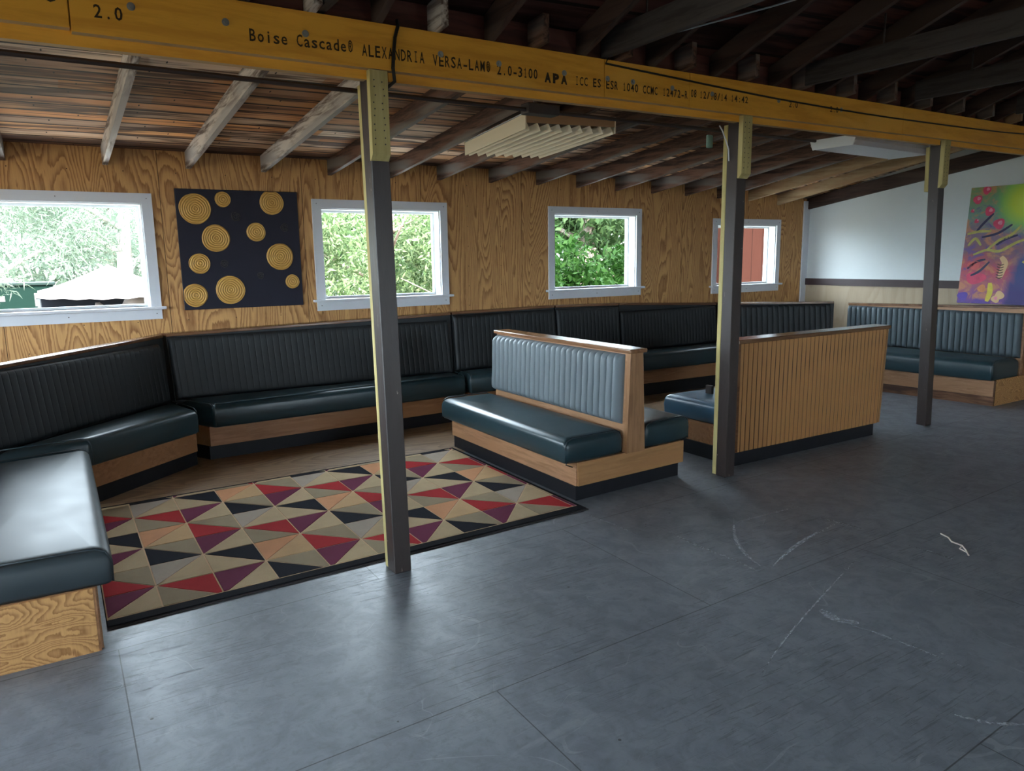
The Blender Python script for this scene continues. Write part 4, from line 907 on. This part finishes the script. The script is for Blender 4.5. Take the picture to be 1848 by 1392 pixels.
def leaves(name, blobs, n, size, mat, parent, seed, asp=.42, shell=.55):
    """blobs: (x,y,z,rx,ry,rz); kite shaped leaves scattered through the blobs"""
    g = np.random.default_rng(seed); bl_ = np.array(blobs); vol = bl_[:, 3]*bl_[:, 4]*bl_[:, 5]; pick = g.choice(len(bl_), n, p=vol/vol.sum())
    d = g.normal(size=(n, 3)); d /= np.linalg.norm(d, axis=1)[:, None]; r = shell+(1-shell)*g.random(n)**.6
    c = bl_[pick, :3]+d*r[:, None]*bl_[pick, 3:]
    a = g.normal(size=(n, 3)); a[:, 2] -= .35; a /= np.linalg.norm(a, axis=1)[:, None]
    b = np.cross(a, g.normal(size=(n, 3))); b /= np.linalg.norm(b, axis=1)[:, None]; s = size*(.6+.8*g.random(n))[:, None]
    nn = np.cross(a, b)
    V = np.stack([c, c+a*s*.45+b*s*asp*.5+nn*s*.06, c+a*s, c+a*s*.45-b*s*asp*.5+nn*s*.06], 1).reshape(-1, 3)
    me = bpy.data.meshes.new(name); me.vertices.add(4*n); me.vertices.foreach_set('co', V.ravel().astype('f'))
    me.loops.add(4*n); me.loops.foreach_set('vertex_index', np.arange(4*n, dtype='i')); me.polygons.add(n)
    me.polygons.foreach_set('loop_start', np.arange(0, 4*n, 4, dtype='i')); me.polygons.foreach_set('loop_total', np.full(n, 4, dtype='i'))
    me.update(calc_edges=True); me.validate(); me.materials.append(mat)
    o = bpy.data.objects.new(name, me); COL.objects.link(o); o.parent = parent; return o
bark = timber('bark', (.20, .15, .12), (.12, .09, .07), (.28, .23, .20), 'z', .9, .1, .5, False)
pale_bark = timber('pale_bark', (.55, .50, .46), (.40, .36, .33), (.62, .58, .55), 'z', .9, .1, .5, False)
Lgreen = leafmat('bright_leaf', (.055, .095, .032), (.15, .19, .10)); Ldark = leafmat('bush_leaf', (.0050, .0200, .0025), (.016, .042, .008)); Lpine = leafmat('pine_needles', (.08, .115, .075), (.14, .165, .13)); Lback = leafmat('far_leaf', (.014, .030, .009), (.036, .062, .022))
def tree(name, label, x, y, zb, h, r, bark_m, bl_, n, size, lm, seed, asp=.42, trunk=True, shell=.5):
    t = thing(name, label, 'tree' if trunk else 'bush', (x, y, zb), 'trees and bushes outside')
    if trunk:
        bm = bmesh.new(); cyl(bm, (0, 0, 0), (.15, .1, h*.55), r, 12, r*.75); cyl(bm, (.15, .1, h*.55), (.3, .1, h), r*.75, 10, r*.3)
        for k in range(5):
            a = k*1.4+seed; z = h*(.35+.11*k); cyl(bm, (.1, .05, z), (1.3*math.cos(a), 1.3*math.sin(a), z+.7), r*.3, 7, r*.1)
        obj('trunk', bm, bark_m, t, True)
    leaves('foliage', bl_, n, size, lm, t, seed, asp, shell)
def rb(seed, n, cx, cy, cz, sx, sy, sz, r0, r1):
    q = random.Random(seed); return [(cx+q.uniform(-sx, sx), cy+q.uniform(-sy, sy), cz+q.uniform(-sz, sz), *(q.uniform(r0, r1) for _ in range(3))) for _ in range(n)]
# dense bush and dark trunk beyond the third window
tree('leafy_bush', 'dense green broad-leaved bush close outside the third window', 8.6, 11.0, -1.2, 3, .05, bark, rb(1, 34, 0, .4, 1.9, 2.1, .8, 1.5, .55, .85), 26000, .14, Ldark, 11, .45, False, .35)
tree('broadleaf_tree', 'tree with a dark trunk rising behind the bush at the third window', 10.3, 13.6, -1.0, 5.2, .26, bark, rb(2, 14, .6, .5, 3.4, 2.6, 1, .9, .5, .9), 7000, .18, Lback, 12)
# sunlit trees beyond the second window
tree('conifer_tree', 'bright sunlit feathery tree filling the second window', 4.9, 12.2, -1.1, 4, .12, bark, rb(3, 30, 0, .3, 2.0, 1.9, .9, 1.7, .45, .7), 15000, .12, Lgreen, 13, .28, True, .3)
tree('sapling_tree', 'pale green sapling at the right side of the second window', 6.3, 11.4, -1.1, 3.8, .07, bark, rb(4, 16, 0, 0, 2.0, .7, .6, 1.6, .4, .6), 8000, .11, Lgreen, 14, .3, True, .3)
tree('hedge_tree', 'sunlit greenery behind the trees seen through the second window', 7.5, 17.0, -.8, 4, .2, bark, rb(5, 26, 0, 0, 2.3, 4.0, 1.0, 1.5, .7, 1.2), 11000, .22, Lback, 15)
# pines beyond the first window
for i, (x, y, lab) in enumerate(((-1.2, 17.5, 'pale leaning pine trunk with soft boughs at the left of the first window'), (1.3, 18.5, 'tall pine with pale trunk near the middle of the first window'), (3.6, 19.5, 'pine with pale trunk at the right side of the first window'))):
    tree('pine_tree', lab, x, y, -.9, 4.9, .20, pale_bark, rb(20+i, 12, .0, 0, 3.3, 1.9, 1.2, 1.0, .4, .8), 6500, .20, Lpine, 30+i, .10, True, .2)
tree('far_tree_line', 'distant hazy tree line beyond the pines', 2.0, 34, -.2, 5, .3, bark, rb(40, 44, 0, 0, 3.0, 17, 2, 1.8, 1.4, 2.2), 16000, .42, Lpine, 44, .35, True, .4)
tree('far_trees', 'trees filling the background at the right of the bush', 17, 22, -.5, 5, .3, bark, rb(41, 30, 0, 0, 2.8, 6, 2, 1.8, 1.2, 1.8), 11000, .30, Lback, 45, .4, True, .4)
# dark green utility container
t = thing('utility_container', 'dark green metal container with white labels seen through the leftmost window', 'container', (-.85, 24.0, -.62))
gm = plain('dark_green_metal', (.0045, .0125, .0095), .7, .03); wm = plain('white_label', (.07, .07, .07), .6)
obj('container_body', bevel(B(-.9, -.5, 0, .9, .5, 1.75), .02, 2), gm, t); obj('lid', bevel(B(-.95, -.55, 1.75, .95, .55, 1.83), .015, 1), plain('lid_metal', (.006, .013, .011), .6, .15), t)
for a in ((-.55, 1.35, -.2, 1.5), (.45, 1.2, .75, 1.55), (.5, .95, .62, 1.12)): obj('label_patch', B(a[0], -.508, a[1], a[2], -.501, a[3]), wm, t)
# white canopy tent
def tent():
    cx, cy, zb = .90, 15.2, -1.05
    t = thing('canopy_tent', 'white peaked canopy tent standing outside the leftmost window', 'tent', (cx, cy, zb))
    cl = plain('white_canvas_cloth', (.19, .17, .165), .7, .2, var=.06); fm = plain('tent_frame', (.05, .055, .06), .4, .2)
    bm = bmesh.new(); s = 1.12; e = 2.24; rg = []; n = 8
    for k in range(7):
        f = 1-k/6; zz = e+.46*(1-f)**1.25
        ring = []
        for sx, sy, ex, ey in ((-1, -1, 1, -1), (1, -1, 1, 1), (1, 1, -1, 1), (-1, 1, -1, -1)):
            for q in range(n):
                u = q/n; x = (sx+(ex-sx)*u)*s*f; y = (sy+(ey-sy)*u)*s*f; sag = .05*math.sin(math.pi*u)*f
                ring.append((x, y, zz-sag))
        rg.append([bm.verts.new(p) for p in (ring if f > 0 else ring)])
    N = 4*n
    for A, C in zip(rg, rg[1:]):
        for i in range(N): bm.faces.new((A[i], A[(i+1) % N], C[(i+1) % N], C[i]))
    bmesh.ops.remove_doubles(bm, verts=bm.verts, dist=1e-4)
    obj('canopy_roof', bm, cl, t)
    bm = bmesh.new()
    for sx, sy, ex, ey in ((-1, -1, 1, -1), (1, -1, 1, 1), (1, 1, -1, 1), (-1, 1, -1, -1)):
        for q in range(12):
            u0, u1 = q/12, (q+1)/12; a = (sx+(ex-sx)*u0, sy+(ey-sy)*u0); b_ = (sx+(ex-sx)*u1, sy+(ey-sy)*u1); sg = lambda u: .05*math.sin(math.pi*u)
            bm.faces.new([bm.verts.new(p) for p in ((a[0]*s, a[1]*s, e-sg(u0)-.05-.02*(q % 2)), (b_[0]*s, b_[1]*s, e-sg(u1)-.05-.02*((q+1) % 2)), (b_[0]*s, b_[1]*s, e-sg(u1)), (a[0]*s, a[1]*s, e-sg(u0)))])
    obj('valance', bm, cl, t)
    for sx in (-1, 1):
        for sy in (-1, 1): obj('tent_leg', B(sx*1.09-.02, sy*1.09-.02, 0, sx*1.09+.02, sy*1.09+.02, e), fm, t)
    obj('interior_shade_sheet', B(-1.08, 1.06, .1, 1.08, 1.08, e-.02), plain('tent_shade_black', (.006, .007, .010), .8, .1), t)  # near-black sheet added for the shade inside the tent
    t2 = thing('folding_table', 'tall table with pale bundles under the white canopy tent', 'table', (cx+.2, cy-.3, zb))
    obj('tabletop', B(-.7, -.3, 1.72, .7, .3, 1.75), fm, t2)
    for sx in (-.62, .62): obj('leg', B(sx-.02, -.2, 0, sx+.02, .2, 1.72), fm, t2)
    for i, (x, r_) in enumerate(((-.4, .13), (.15, .2), (.5, .14))):
        bm = bmesh.new(); bmesh.ops.create_icosphere(bm, subdivisions=2, radius=r_)
        for v in bm.verts: v.co += v.co.normalized()*.03*math.sin(v.co.x*30+v.co.z*23)
        o = obj('white_bundle', bm, cl, None, True); o.location = (cx+.2+x, cy-.3, zb+1.75+r_+.035)
        tag(o, ('small pale bundle at the left end', 'largest pale bundle in the middle', 'medium pale bundle at the right end')[i]+' of the table under the tent', 'bundle', 'bundles under the tent')
tent()
# red-brown board-sided shed beyond the fourth window
t = thing('board_shed', 'red-brown vertical-board wall of a shed outside the fourth window', 'shed', (11.75, 9.6, -1.2))
k = NM('red_board_siding'); x, y, z = k.xyz(); fr = k.math('FRACT', k.math('DIVIDE', x, .285)); st = k.noise(k.scale((30, 30, 3)), 1., 4, .6)
c = k.mix(st, (.024, .0082, .0055), (.018, .0060, .0040)); c = k.mix(k.math('LESS_THAN', fr, .035), c, (.003, .0015, .001)); sh = k.fin(c, .8, .02)
obj('board_wall', B(-1.35, 0, 0, 4.2, .1, 4.0), sh, t); obj('side_wall', B(-1.35, .1, 0, -1.25, .75, 4.0), sh, t)
obj('shed_roof', hexa(bmesh.new(), [(-1.6, -.3, 4.0), (4.4, -.3, 4.0), (4.4, .9, 4.0), (-1.6, .9, 4.0)], [(-1.6, -.3, 4.08), (4.4, -.3, 4.08), (4.4, .9, 4.2), (-1.6, .9, 4.2)]), 'rafter_dark', t)
